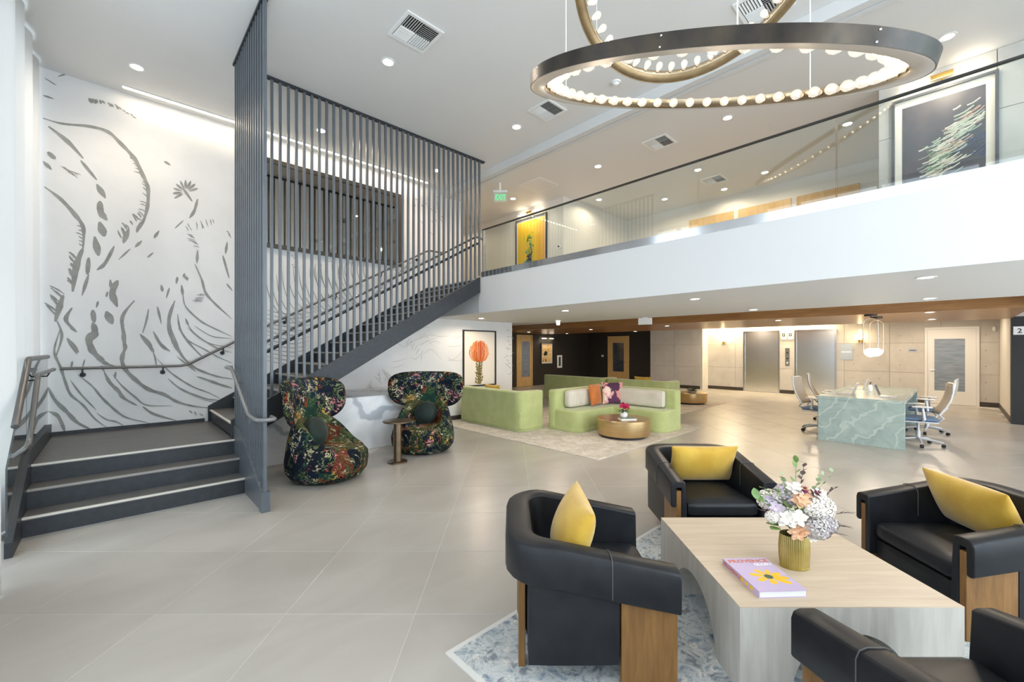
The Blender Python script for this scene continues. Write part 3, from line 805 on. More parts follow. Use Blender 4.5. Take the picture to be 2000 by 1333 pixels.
# ------------------------------------------------------------------ fabrics
leather = pm('black_leather', (.010, .011, .0135), .38, c2=(.015, .016, .019), ns=9, bmp=.15, bs_=260, spec=.26, bd=.002)
velvet_y = pm('mustard_velvet', hexc('#b98f1e'), .75, c2=hexc('#cba53a'), ns=5, sheen=.35, bmp=.1, bs_=25)
def rugmat(name, cols, sc1, sc2, thr):
    m, nt, bs = new(name); v = coords(nt)
    n1 = noise(nt, v, sc1, 5, .65, .6)
    c = ramp(nt, n1, [(i / (len(cols) - 1) * .5 + .25, k) for i, k in enumerate(cols)])
    vo = nd(nt, 'ShaderNodeTexVoronoi', feature='F1'); vo.inputs['Scale'].default_value = sc2; nt.links.new(v, vo.inputs['Vector'])
    n2 = noise(nt, v, sc2 * 1.3, 4, .7, 2.2)
    f = ramp(nt, vo.outputs['Distance'], [(.28, (1, 1, 1)), (.42, (0, 0, 0))])
    g = ramp(nt, n2, [(.47, (0, 0, 0)), (.56, (1, 1, 1))])
    cc = mixc(nt, mixc(nt, 1.0, f, g, 'MULTIPLY'), c, thr)
    nt.links.new(mixc(nt, .35, cc, ramp(nt, noise(nt, v, 90, 3), [(.3, (.55, .55, .55)), (.7, (1.0, 1.0, 1.0))]), 'MULTIPLY'), bs.inputs['Base Color'])
    bs.inputs['Roughness'].default_value = .95; bs.inputs['Specular IOR Level'].default_value = .1
    bump(nt, bs, noise(nt, v, 260, 3), .4, .004)
    return m
rug_blue = rugmat('blue_grey_rug_pile', [hexc('#4d5a68'), hexc('#8a97a2'), hexc('#c9cbc8'), hexc('#77818a'), hexc('#c2a590')], 9, 13, hexc('#d9d5cd'))
rug_pale = rugmat('pale_rug_pile', [hexc('#cfc6ba'), hexc('#ddd6cc'), hexc('#c6bdb1'), hexc('#e2dcd3')], 4, 14, hexc('#b7ada1'))
rug_edge = pm('rug_binding', hexc('#cfccc6'), .9)
def rug(x0, y0, x1, y1, label, m, em):
    r = thing('rug', label, 'rug', ((x0 + x1) / 2, (y0 + y1) / 2, 0), 0, 'area rugs on the lobby floor')
    hx, hy = (x1 - x0) / 2, (y1 - y0) / 2
    obj('pile', B(-hx + .03, -hy + .03, .0005, hx - .03, hy - .03, .011), m, r)
    e = MB()
    for q in ((-hx, -hy, hx, -hy + .03), (-hx, hy - .03, hx, hy), (-hx, -hy + .03, -hx + .03, hy - .03), (hx - .03, -hy + .03, hx, hy - .03)):
        e.box(q[0], q[1], .0005, q[2], q[3], .009)
    obj('binding', e, em, r)
    return r
rug(1.30, -2.1, 4.45, 1.892, 'faded blue-grey patterned rug beneath the coffee table and leather armchairs', rug_blue, rug_edge)
rug(5.20, 3.62, 9.05, 8.0 - .05, 'pale cream rug under the nearer green sofas', rug_pale, rug_pale)
rug(9.62, 4.75, 13.47, 9.4, 'pale cream rug under the farther green sofas', rug_pale, rug_pale)

# ------------------------------------------------------------------ leather armchairs
def make_leather_chair():
    t = thing('leather_armchair', 'x', 'armchair')
    yi, xb, th, r = .30, -.27, .13, .10
    path = []
    for k in range(9): path.append((.42 - (.42 - (xb + r)) * k / 8, -yi, 0, -1))
    for k in range(1, 7):
        a = -PI / 2 - (PI / 2) * k / 6
        path.append((xb + r + r * math.cos(a), -yi + r + r * math.sin(a), math.cos(a), math.sin(a)))
    for k in range(1, 4): path.append((xb, -yi + r + (yi - r) * k / 4, -1, 0))
    full = path + [(x, -y, nx, -ny) for x, y, nx, ny in path[::-1]]
    ztf = lambda x: .575 + .125 * max(0, min(1, (.42 - x) / .62))
    vs = []; N = 14
    for x, y, nx, ny in full:
        bk = max(0, -nx)                                   # thicker roll across the back
        th2 = th + .02 * bk; zt = ztf(x) 
        prof = [(0 - .05 * bk, .16), (-.05 * bk, .34), (.012, zt - .01), (.035, zt), (th2 - .035, zt), (th2 - .010, zt - .012), (th2, zt - .04), (th2, zt - .19),
                (th2 - .01, zt - .205), (.092, zt - .205), (.088, zt - .195), (.086, zt - .05), (.044, zt - .05), (.044, .16)]
        vs += [(x + nx * tt, y + ny * tt, z) for tt, z in prof]
    m = len(full)
    fs = [(i * N + j, i * N + (j + 1) % N, (i + 1) * N + (j + 1) % N, (i + 1) * N + j) for i in range(m - 1) for j in range(N)]
    fs += [tuple(range(N)), tuple((m - 1) * N + j for j in range(N))[::-1]]
    o = obj('arm_and_back', MB().add(vs, fs), leather, t, ang=.6, clean=True, bevel=.006)
    for s in (-1, 1):
        y0, y1 = s * .3455, s * .3845
        obj('front_leg', B(.145, y0, 0, .416, y1, .50), walnut, t, bevel=.003)
        obj('side_panel', softbox(-.31, min(y0, y1) - .0, .10, .14, max(y0, y1) + .0, .52, .015, n=4), leather, t)
        obj('rear_leg', B(-.352, s * .19, 0, -.316, s * .25, .50), walnut, t, bevel=.003)
        pts = []
        for tt, dz in ((0, -.20), (0, -.035), (.012, -.006), (.035, .003), (.095, .003), (.12, -.008), (.1315, -.035), (.1315, -.19)):
            pts.append((.09, s * (.30 + tt), ztf(.09) + dz))
        obj('seam', MB().tube(pts, .0022, 5), pm('leather_seam', (.07, .07, .075), .5), t)
    obj('back_panel', softbox(-.352, -.185, .10, -.318, .185, .52, .012, n=4), leather, t)
    obj('seat_base', softbox(-.25, -.298, .14, .385, .298, .28, .03, n=6), leather, t)
    obj('seat_cushion', softbox(-.225, -.294, .282, .405, .294, .405, .045, .03, n=12), leather, t)
    return t
LC = [('left', (.385, 2.41), RC, 'black leather armchair seen from its side, left of the coffee table'),
      ('back', (1.70, 3.77), RC - PI / 2, 'black leather armchair behind the coffee table, facing the camera'),
      ('right', (2.98, 2.70), RC + math.radians(176.2), 'black leather armchair to the right of the coffee table with pale mustard cushion'),
      ('front', (1.575, 1.305), RC + PI / 2, 'black leather armchair in the foreground, cut by the bottom edge')]
LPOS = {}
proto = make_leather_chair()
for i, (k, c, rot, lab) in enumerate(LC):
    a, b = cam(*c); loc = (a, b, .011); LPOS[k] = (loc, rot)
    if i == 0:
        proto.location = loc; proto.rotation_euler = (0, 0, rot); proto['label'] = lab; proto['group'] = 'leather armchairs round the coffee table'
    else: dup(proto, loc, rot, lab, 'leather armchairs round the coffee table')
def throw(k, p, yaw, tilt, L, Hh, T, label, m):
    loc, rot = LPOS[k]
    M = Matrix.Translation(at(loc, rot, p)) @ Matrix.Rotation(rot + yaw + PI / 2, 4, 'Z') @ Matrix.Rotation(tilt, 4, 'X')
    o = obj('throw_pillow', pillow(L, Hh, T), m, ang=1.2, clean=True); o.matrix_world = M
    pip = [(math.sin(t * PI / 2) * L / 2 * (1 - .0), 0, 0) for t in (0,)]
    return tag(o, label, 'pillow', 'mustard cushions on the leather armchairs')
throw('left', (-.12, -.02, .44), 0, .38, .56, .40, .20, 'mustard velvet cushion standing on edge in the left armchair', velvet_y)
throw('back', (-.115, .03, .44), 0, .36, .60, .36, .19, 'mustard velvet cushion in the armchair behind the table', velvet_y)
throw('right', (-.115, -.05, .44), -.06, .40, .60, .38, .19, 'mustard velvet cushion in the right-hand armchair', velvet_y)

# ------------------------------------------------------------------ coffee table with crossed arches
TX0, TX1, TY0, TY1, TZ = 1.08, 2.145, 1.987, 3.04, .41
def make_table():
    hx, hy = (TX1 - TX0) / 2, (TY1 - TY0) / 2; rw, rh = .285, .29
    c, r = cam((TX0 + TX1) / 2, (TY0 + TY1) / 2), RC
    t = thing('coffee_table', 'square pale oak coffee table with arched cut-outs on each side', 'table', (c[0], c[1], .011), r)
    cs = lambda h: [-h, -rw] + [-rw * math.cos(PI * k / 24) for k in range(1, 24)] + [rw, h]
    gx, gy = cs(hx), cs(hy)
    f = lambda q: rh * math.sqrt(max(0, 1 - (q / rw) ** 2)) if abs(q) < rw else 0
    mb = MB(); nx, ny = len(gx), len(gy)
    under = [(x, y, max(f(x), f(y))) for x in gx for y in gy]
    top = [(x, y, TZ) for x in gx for y in gy]
    n = nx * ny; fs = []
    for i in range(nx - 1):
        for j in range(ny - 1):
            a = i * ny + j
            fs.append((a, a + 1, a + ny + 1, a + ny))
    for i in range(nx - 1):
        a, b = i * ny, (i + 1) * ny; fs.append((a, b, n + b, n + a)); a, b = i * ny + ny - 1, (i + 1) * ny + ny - 1; fs.append((b, a, n + a, n + b))
    for j in range(ny - 1):
        a, b = j, j + 1; fs.append((b, a, n + a, n + b)); a, b = (nx - 1) * ny + j, (nx - 1) * ny + j + 1; fs.append((a, b, n + b, n + a))
    mb.add(under + top, fs)
    obj('arched_base', mb, pm('whitewashed_oak', hexc('#a8a39b'), .55, c2=hexc('#b8b3aa'), ns=3, stretch=(7, 7, .8), spec=.3), t, ang=.9)
    NP = 5
    for k in range(NP):                                   # planks glued up across the top
        x0 = -hy + 2 * hy * k / NP; x1 = -hy + 2 * hy * (k + 1) / NP
        obj('plank', B(-hx, x0 + .0004, TZ, hx, x1 - .0004, TZ + .006), palewood, t)
    return t, c, r
ct, ctc, ctr = make_table()
ZT = .011 + TZ + .006
# book: cover, pages, letters, daisy
P0 = on_z(1408, 1092, ZT + .03); P1 = on_z(1577, 1168, ZT); P2 = on_z(1476, 1171, ZT)
lil = pm('lilac_cover', hexc('#b9a7c4'), .45); page = pm('book_pages', (.78, .78, .76), .7, c2=(.68, .68, .67), ns=2, stretch=(1, 1, 120)); coral = pm('coral_print', hexc('#c2603a'), .5)
yel = pm('yellow_print', hexc('#e7b52c'), .5); grn = pm('green_print', hexc('#3f5a44'), .5); whp = pm('white_print', (.85, .85, .85), .5)
bx = cam((1577 - 1476) / F * 2.06, 0)
bkW, bkD, bkH = .245, .325, .034
bc = cam(1.325, 2.222)
book = thing('coffee_table_book', 'lilac hardback book with a yellow daisy cover on the oak coffee table', 'book', (bc[0], bc[1], ZT), RC + .05)
cv = obj('cover', MB().box(-bkW / 2, -bkD / 2, 0, bkW / 2, bkD / 2, .003).box(-bkW / 2, -bkD / 2, bkH - .003, bkW / 2, bkD / 2, bkH).box(-bkW / 2, -bkD / 2, .003, -bkW / 2 + .003, bkD / 2, bkH - .003), lil, book)
obj('pages', B(-bkW / 2 + .003, -bkD / 2 + .004, .003, bkW / 2 - .005, bkD / 2 - .004, bkH - .003), page, book)
def text(s, size, m, parent, loc, rot, name='lettering', ext=.0004, width=None, align='LEFT', off=.018):
    c = bpy.data.curves.new('t', 'FONT'); c.body = s; c.size = size; c.extrude = ext; c.offset = size * off; c.align_x = align
    c.resolution_u = 2
    o = bpy.data.objects.new('t', c); col.objects.link(o); bpy.context.view_layer.update()
    me = bpy.data.meshes.new_from_object(o.evaluated_get(bpy.context.evaluated_depsgraph_get()))
    bpy.data.objects.remove(o)
    me.materials.clear(); me.materials.append(m)
    if width and len(me.vertices):
        xs = [v.co.x for v in me.vertices]; k = width / (max(xs) - min(xs)); 
        for v in me.vertices: v.co.x *= k
    r = bpy.data.objects.new(name, me); col.objects.link(r); r.parent = parent; r.location = loc; r.rotation_euler = rot
    return r
text('PROVENCE', .042, coral, cv, (-bkW / 2 + .012, bkD / 2 - .05, bkH + .0003), (0, 0, 0), width=.222)
text('GLORY', .032, whp, cv, (.012, bkD / 2 - .085, bkH + .0003), (0, 0, 0), width=.105)
text('PROVENCE', .026, coral, cv, (-bkW / 2 - .0006, bkD / 2 - .012, .006), (PI / 2, 0, -PI / 2), width=.16)
dz = MB()
for k, (a, l, wd) in enumerate(((20, .075, .02), (62, .062, .018), (112, .066, .02), (160, .078, .02), (205, .07, .02), (262, .06, .024), (318, .092, .022), (348, .088, .02))):
    a = math.radians(a); pts = []
    for s in range(12):
        t = 2 * PI * s / 12; u = (.5 - .5 * math.cos(t)); vv = math.sin(t) * wd * (.45 + .55 * u)
        x = .012 + l * u; pts.append((.012 + x * math.cos(a) - vv * math.sin(a), -.035 + x * math.sin(a) + vv * math.cos(a)))
    dz.prism(pts, bkH, bkH + .0006)
obj('daisy_petals', dz, yel, cv)
obj('daisy_eye', MB().lathe([(0, bkH), (.021, bkH), (.021, bkH + .0012), (0, bkH + .0012)], 16, (.012, -.035, 0)), grn, cv)
sp_ = MB()
for y in (-.02, -.06, -.10): sp_.box(-bkW / 2 - .0006, y - .012, .007, -bkW / 2, y + .014, .026)
obj('spine_flowers', sp_, yel, cv)

# ribbed brass vase and bouquet
vc = cam(1.588, 2.36)
vase = thing('ribbed_vase', 'ribbed antique brass vase holding the mixed bouquet on the coffee table', 'vase', (vc[0], vc[1], ZT), RC)
vb = MB()
def vfn(u, v):
    a = u * 2 * PI; n_ = 40
    rr = (.064 + .006 * math.sin(v * 3)) * (1 + .035 * abs(math.cos(a * n_ / 2)))
    return (rr * 1.12 * math.cos(a), rr * .85 * math.sin(a), .008 + v * .175)
vb.grid(vfn, 160, 8, cu=True)
obj('ribbed_body', vb, pm('antique_brass', (.42, .33, .10), .36, .85, c2=(.52, .42, .16), ns=12), vase, ang=1)
obj('base_disc', MB().lathe([(0, 0), (.068, 0), (.070, .008), (0, .009)], 32, sx=1.12, sy=.85), pm('antique_brass', (.42, .33, .10), .36), vase)
obj('inner_floor', MB().lathe([(0, .15), (.058, .15), (.058, .152), (0, .152)], 24, sx=1.12, sy=.85), blackm, vase)
tie = MB()
for k in range(7):
    a = -PI / 2 - .7 + k * .22; z = (.16, .11, .11, .155, .06, .06, .16)[k]
    tie.tube([(.0745 * math.cos(a), .0565 * math.sin(a), z), (.0745 * math.cos(a + .16), .0565 * math.sin(a + .16), z)], .0012, 4)
obj('wire_ties', tie, brass, vase)
bq = thing('flower_bouquet', 'mixed bouquet of white, peach and lilac blooms with green sprigs in the brass vase', 'flowers', (vc[0], vc[1], ZT + .184), RC); bq.scale = (1.16, 1.1, 1.0)
R = random.Random(11)
leafg = [pm('leaf_green', hexc('#5d7d3e'), .5, c2=hexc('#7f9a52'), ns=14), pm('leaf_sage', hexc('#8a9a72'), .55), pm('leaf_plum', hexc('#5b4a4a'), .55)]
def leaf(mb, base, d, L, wd, bend=.2):
    d = d.normalized(); sd = d.cross(Vector((0, 0, 1)))
    if sd.length < .05: sd = Vector((1, 0, 0))
    sd.normalize(); nn = sd.cross(d)
    n = 5; vs = []
    for i in range(n + 1):
        t = i / n; c = base + d * L * t - Vector((0, 0, 1)) * bend * L * t * t
        ww = wd * math.sin(PI * min(.98, .06 + t * .94)) ** .8
        vs += [c - sd * ww, c + nn * ww * -.15, c + sd * ww]
    mb.add(vs, [q for i in range(n) for q in ((3 * i, 3 * i + 1, 3 * i + 4, 3 * i + 3), (3 * i + 1, 3 * i + 2, 3 * i + 5, 3 * i + 4))])
def petals(mb, c, d, rad, n, layers, cup=.6):
    d = d.normalized(); q = d.to_track_quat('Z', 'Y')
    for ly in range(layers):
        k = (ly + 1) / layers
        for i in range(n):
            a = 2 * PI * (i + .5 * ly) / n + R.uniform(-.15, .15)
            tilt = (.25 + k * cup)
            def fn(u, v, a=a, k=k):
                s = (u - .5) * 1.5 * math.sin(PI * min(.97, .12 + .85 * v)); rr = rad * k * v
                p = Vector((rr * math.cos(a + s / max(.6, n / 5)), rr * math.sin(a + s / max(.6, n / 5)), rad * (1 - k) * .8 + rad * .5 * v * v * (1 - k * .7) + rad * .12 * abs(u - .5)))
                return c + q @ p
            mb.grid(fn, 4, 4)
def hydrangea(mb, c, rad, n):
    for i in range(n):
        z = 1 - 2 * (i + .5) / n; ph = i * 2.399; rr = math.sqrt(1 - z * z)
        d = Vector((rr * math.cos(ph), rr * math.sin(ph), z)); p = c + d * rad * R.uniform(.88, 1.05)
        q = d.to_track_quat('Z', 'Y')
        for k in range(4):
            a = k * PI / 2 + ph; s = rad * .3
            mb.add([p + q @ Vector(v) for v in ((0, 0, 0), (s * math.cos(a - .5), s * math.sin(a - .5), s * .2), (s * 1.25 * math.cos(a), s * 1.25 * math.sin(a), s * .1), (s * math.cos(a + .5), s * math.sin(a + .5), s * .2))], [(0, 1, 2, 3)])
whitef = pm('cream_petal', hexc('#ece3d6'), .6, c2=hexc('#f4efe6'), ns=20); peach = pm('peach_petal', hexc('#e6b48c'), .6, c2=hexc('#f0caa6'), ns=20)
lilf = pm('lilac_petal', hexc('#cdb9cf'), .6, c2=hexc('#e6dbe2'), ns=20); plum = pm('plum_petal', hexc('#6d2f45'), .6, c2=hexc('#8a4560'), ns=20); greyf = pm('grey_lilac_petal', hexc('#a79ba0'), .6, c2=hexc('#c3bcb6'), ns=20)
def V(x, y, z): return Vector((x, y, z))
cam_d_ = V(0, -1, .15)
for c, rad, m, kind in ((V(.10, -.02, .16), .068, whitef, 'h'), (V(.055, -.05, .165), .05, whitef, 'h'), (V(-.07, -.06, .11), .055, whitef, 'p'), (V(-.03, -.075, .12), .05, whitef, 'p'), (V(-.10, -.03, .155), .045, lilf, 'p'),
                        (V(-.115, -.01, .19), .035, lilf, 'p'), (V(-.035, -.085, .045), .045, peach, 'p'), (V(-.01, -.09, .06), .04, peach, 'p'), (V(.0, -.06, .20), .05, peach, 'p'), (V(.02, -.03, .24), .05, peach, 'p'),
                        (V(.02, -.04, .255), .03, plum, 'p'), (V(.08, -.045, .235), .032, plum, 'p'), (V(.09, -.05, .235), .04, whitef, 'p'), (V(.05, -.085, .07), .055, greyf, 'h'), (V(.10, -.07, .09), .05, greyf, 'h'),
                        (V(-.01, -.03, .26), .045, whitef, 'p'), (V(.03, -.095, .03), .035, whitef, 'p'), (V(-.13, -.04, .11), .03, whitef, 'h'), (V(.0, .05, .2), .06, lilf, 'h'), (V(-.09, .05, .17), .055, whitef, 'h'), (V(.09, .06, .17), .055, peach, 'h')):
    mb = MB()
    if kind == 'h': hydrangea(mb, c, rad, 60)
    else: petals(mb, c - cam_d_.normalized() * .01, (c - V(0, .02, .06)).normalized() + V(0, -.6, .2), rad, 6, 3)
    obj('bloom', mb, m, bq, ang=3)
stems = MB()
def sprig(base, tip, n, L, wd, m, curve=.03, nm='sprig'):
    mb = MB(); pts = []
    for i in range(7):
        t = i / 6; pts.append(base.lerp(tip, t) + V(0, 0, curve * math.sin(PI * t)))
    mb.tube(pts, .0014, 4)
    for i in range(n):
        t = .35 + .65 * i / (n - 1); p = base.lerp(tip, t) + V(0, 0, curve * math.sin(PI * t))
        d = (tip - base).normalized() + V(R.uniform(-.9, .9), R.uniform(-.9, .9), R.uniform(-.3, .8))
        leaf(mb, p, d, L * R.uniform(.7, 1.1), wd * R.uniform(.8, 1.1))
    obj(nm, mb, m, bq, ang=3)
for tip, n, L, wd, m in ((V(-.19, -.02, .20), 5, .07, .02, leafg[0]), (V(-.15, -.01, .26), 6, .05, .018, leafg[0]), (V(-.06, .0, .33), 9, .03, .013, leafg[1]), (V(.01, .0, .40), 8, .05, .015, leafg[0]),
                         (V(.06, .02, .37), 9, .04, .012, leafg[2]), (V(.14, .0, .33), 9, .035, .012, leafg[1]), (V(.20, .02, .34), 6, .03, .012, leafg[1]), (V(.18, -.02, .26), 12, .03, .007, leafg[2]),
                         (V(.24, -.03, .13), 14, .045, .005, leafg[2]), (V(.21, -.05, .06), 14, .045, .005, leafg[2]), (V(.16, -.07, .03), 12, .04, .005, leafg[2]), (V(-.19, -.04, .15), 8, .03, .005, leafg[2]),
                         (V(-.11, -.06, .06), 4, .075, .03, leafg[0]), (V(-.05, -.05, .16), 4, .06, .022, leafg[0]), (V(.0, -.06, .16), 4, .06, .02, leafg[0]), (V(-.09, -.02, .24), 5, .06, .022, leafg[1])):
    sprig(V(0, 0, .0), tip, n, L, wd, m)

# ------------------------------------------------------------------ green sofas
olive = pm('sage_green_fabric', hexc('#a9b274'), .85, c2=hexc('#b3bb80'), ns=5, sheen=.3, bmp=.15, bs_=220)
oat = pm('oatmeal_fabric', hexc('#c9c2b4'), .9, c2=hexc('#d6d0c4'), ns=3, stretch=(14, 1, 1), bmp=.1, bs_=120)
rust = pm('rust_velvet', hexc('#b5611c'), .75, c2=hexc('#c4712a'), ns=6, sheen=.3)
def poly_part(name, pts, rs, z0, z1, parent, bevel, m=olive):
    return obj(name, MB().prism(roundpoly(pts, rs, 6), z0, z1), m, parent, bevel=bevel, seg=4, ang=.9)
def straight_sofa(label, loc, L=2.0):
    t = thing('sofa', label, 'sofa', loc, 0, 'sage green sofas')
    poly_part('seat', [(.02, .02), (.74, .02), (.74, L), (.02, L)], [.1, .2, .2, .1], .03, .42, t, .05)
    poly_part('backrest', [(0, 0), (.70, 0), (.70, .22), (.22, .22), (.22, L), (0, L)], [.2, .1, .1, .06, .1, .1], .025, .79, t, .035)
    poly_part('skirt', [(.01, .01), (.70, .01), (.75, L), (.01, L)], [.2, .1, .1, .1], .0, .07, t, .01)
    return t
straight_sofa('sage green sofa showing its back, nearest the floral chairs', (5.75, 5.82, .011), 1.98)
straight_sofa('sage green sofa with its back turned, on the far rug before the concrete wall', (10.3, 5.02, .011), 1.88)
straight_sofa('sage green sofa with its back turned, on the far rug before the dark wall', (10.3, 6.95, .011), 2.4)
ls = thing('corner_sofa', 'sage green L-shaped corner sofa facing the round gold table', 'sofa', (8.44, 5.77, .011), 0, 'sage green sofas')
poly_part('seat', [(-1.94, -.02), (-.02, -.02), (-.02, -1.92), (-.76, -1.92), (-.76, -.79), (-1.94, -.79)], [.05, .1, .05, .28, .08, .28], .03, .42, ls, .05)
poly_part('backrest', [(-1.96, 0), (0, 0), (0, -1.94), (-.22, -1.94), (-.22, -.22), (-1.96, -.22)], [.1, .2, .1, .1, .06, .1], .025, .80, ls, .035)
poly_part('skirt', [(-1.95, -.01), (-.01, -.01), (-.01, -1.94), (-.77, -1.94), (-.77, -.8), (-1.95, -.8)], [.05, .1, .05, .28, .08, .28], .0, .07, ls, .01)
obj('back_cushion', softbox(-1.72, -.40, .43, -.58, -.225, .79, .07, n=10), oat, ls)
obj('back_cushion', softbox(-.40, -1.72, .43, -.225, -.50, .79, .07, n=10), oat, ls)
def put_pillow(p, yaw, tilt, L, Hh, T, label, m, group=None):
    o = obj('throw_pillow', pillow(L, Hh, T), m, ang=1.2, clean=True)
    o.matrix_world = Matrix.Translation(p) @ Matrix.Rotation(yaw, 4, 'Z') @ Matrix.Rotation(tilt, 4, 'X')
    return tag(o, label, 'pillow', group)
put_pillow((7.50, 5.26, .445), .12, -.16, .46, .46, .15, 'rust orange velvet pillow on the L-shaped sofa', rust)
def florpil():
    m, nt, bs = new('pink_plum_print'); v = coords(nt)
    vo = nd(nt, 'ShaderNodeTexVoronoi'); vo.inputs['Scale'].default_value = 6; nt.links.new(mixc(nt, .25, v, noise(nt, v, 5, 3, .5, 1, 1)), vo.inputs['Vector'])
    s = nd(nt, 'ShaderNodeSeparateColor'); nt.links.new(vo.outputs['Color'], s.inputs[0])
    nt.links.new(ramp(nt, s.outputs[0], [(0, hexc('#d9a3a0')), (.32, hexc('#ead0c4')), (.5, hexc('#5d2f55')), (.72, hexc('#d7938f')), (.86, hexc('#4a2440'))], 'CONSTANT'), bs.inputs['Base Color'])
    bs.inputs['Roughness'].default_value = .8
    return m
put_pillow((7.93, 5.13, .445), -.6, -.16, .50, .48, .15, 'pink and plum leaf-print pillow on the L-shaped sofa', florpil())
put_pillow((6.12, 7.0, .46), PI / 2, -.2, .5, .42, .15, 'yellow pillow peeking over the sofa nearest the floral chairs', velvet_y)
put_pillow((10.64, 5.9, .46), PI / 2, -.2, .5, .44, .15, 'yellow pillow peeking over the far sofa before the concrete wall', velvet_y)

# round gold tables, vase, books
def gold_table(label, loc, r, h):
    t = thing('round_table', label, 'table', loc, 0, 'round gold coffee tables')
    obj('drum', MB().lathe([(0, .035), (r - .06, .035), (r - .012, .05), (r, .075), (r, h - .006), (r - .006, h), (0, h)], 64), goldm, t, ang=.5)
    obj('plinth_base', MB().lathe([(0, 0), (r - .08, 0), (r - .08, .036), (0, .036)], 48), blackm, t)
    return t
GT = cam(2.10, 7.91)
gold_table('round brushed gold drum table in front of the L-shaped sofa', (GT[0], GT[1], .011), .485, .335)
gold_table('round brushed gold drum table on the far rug', (12.62, 5.45, .011), .45, .33)
gz = .011 + .335
bb = cam(2.13, 7.75)
mb_ = thing('magazine', 'white magazine under the peony vase on the gold table', 'book', (bb[0], bb[1], gz), RC + .08)
obj('cover', B(-.145, -.10, .0, .145, .10, .004), whitepl, mb_); obj('pages', B(-.142, -.097, .004, .142, .097, .026), page, mb_); obj('cover', B(-.145, -.10, .026, .145, .10, .030), pm('grey_green_cover', (.25, .30, .28), .4), mb_)
pv = cam(2.07, 7.76)
wv_ = thing('bud_vase', 'small round white vase of pink peonies on the gold table', 'vase', (pv[0], pv[1], gz + .030), RC)
obj('bowl', MB().lathe([(0, 0), (.035, 0), (.062, .03), (.068, .06), (.058, .095), (.04, .115), (.042, .12), (.034, .12), (.034, .10), (0, .10)], 24), whitepl, wv_, ang=.9)
pk = [pm('peony_pink', hexc('#d2326a'), .6, c2=hexc('#e2568a'), ns=20), pm('peony_red', hexc('#b0243f'), .6, c2=hexc('#cc3a55'), ns=20)]
pe = thing('peony_bunch', 'bunch of pink peonies in the small white vase', 'flowers', (pv[0], pv[1], gz + .152), RC)
for c, rad, m in ((V(.03, -.03, .09), .07, pk[0]), (V(-.04, -.02, .085), .06, pk[0]), (V(.06, .02, .07), .06, pk[1]), (V(0, .04, .10), .065, pk[1]), (V(.0, -.05, .07), .05, pk[1])):
    mb = MB(); petals(mb, c, (c - V(0, 0, .02)), rad, 7, 4); obj('bloom', mb, m, pe, ang=3)
lf = MB()
for k in range(12):
    a = k * .53; leaf(lf, V(.02 * math.cos(a), .02 * math.sin(a), .0), V(math.cos(a), math.sin(a), .45 if k % 2 else .1), .12, .022)
obj('leaves', lf, pm('dark_leaf', hexc('#2f5a2c'), .5), pe, ang=3)
fp = thing('potted_succulent', 'low leafy plant on the far gold table', 'plant', (12.55, 5.40, .341), 0)
obj('bowl', MB().lathe([(0, 0), (.10, 0), (.14, .05), (.13, .06), (0, .055)], 20), pm('stone_bowl', (.35, .33, .30), .7), fp)
lf = MB()
for k in range(26):
    a = k * 2.4; leaf(lf, V(.03 * math.cos(a), .03 * math.sin(a), .05), V(math.cos(a), math.sin(a), R.uniform(.2, 1.1)), R.uniform(.14, .26), .025)
obj('leaves', lf, pm('muted_leaf', hexc('#4d5b38'), .6), fp, ang=3)
# ------------------------------------------------------------------ floral tub chairs
def floral():
    m, nt, bs = new('botanical_print_fabric')
    v = coords(nt)
    warp = noise(nt, v, 4.5, 3, .5, 0, 1)
    v2 = mixc(nt, .22, v, warp, 'ADD')
    def voro(sc_, feat='F1'):
        o = nd(nt, 'ShaderNodeTexVoronoi', feature=feat); o.inputs['Scale'].default_value = sc_; nt.links.new(v2, o.inputs['Vector']); return o
    big = voro(4.2); s = nd(nt, 'ShaderNodeSeparateColor'); nt.links.new(big.outputs['Color'], s.inputs[0])
    base = ramp(nt, s.outputs[0], [(0, hexc('#0d1522')), (.30, hexc('#16283a')), (.46, hexc('#26331f')), (.60, hexc('#101a2b')), (.74, hexc('#4b4a2e')), (.86, hexc('#1b3a30')), (.94, hexc('#6a3320'))], 'CONSTANT')
    med = voro(10.5); s2 = nd(nt, 'ShaderNodeSeparateColor'); nt.links.new(med.outputs['Color'], s2.inputs[0])
    leafc = ramp(nt, s2.outputs[1], [(0, hexc('#5e6a3c')), (.25, hexc('#b9b08a')), (.42, hexc('#3d5a3a')), (.58, hexc('#d8cfae')), (.70, hexc('#7a8660')), (.82, hexc('#9c4a2a')), (.90, hexc('#c98a86')), (.95, hexc('#c9a050'))], 'CONSTANT')
    wv = nd(nt, 'ShaderNodeTexWave', wave_type='RINGS'); wv.inputs['Scale'].default_value = 6; wv.inputs['Distortion'].default_value = 16; wv.inputs['Detail'].default_value = 3; wv.inputs['Detail Scale'].default_value = 2.2
    nt.links.new(v2, wv.inputs['Vector'])
    f1 = ramp(nt, wv.outputs['Fac'], [(.48, (0, 0, 0)), (.62, (1, 1, 1))])
    f2 = ramp(nt, noise(nt, v, 6.5, 3, .6, 1.5), [(.44, (0, 0, 0)), (.54, (1, 1, 1))])
    c = mixc(nt, mixc(nt, 1., f1, f2, 'MULTIPLY'), base, leafc)
    e = ramp(nt, noise(nt, v, 34, 3, .7, 1.2), [(.40, (.45, .45, .45)), (.60, (1.15, 1.15, 1.15))])
    nt.links.new(mixc(nt, .8, c, e, 'MULTIPLY'), bs.inputs['Base Color'])
    bs.inputs['Roughness'].default_value = .85; bs.inputs['Specular IOR Level'].default_value = .2
    return m
flor = floral()
teal = pm('teal_side_fabric', hexc('#12383a'), .8, c2=hexc('#1d4a46'), ns=8)
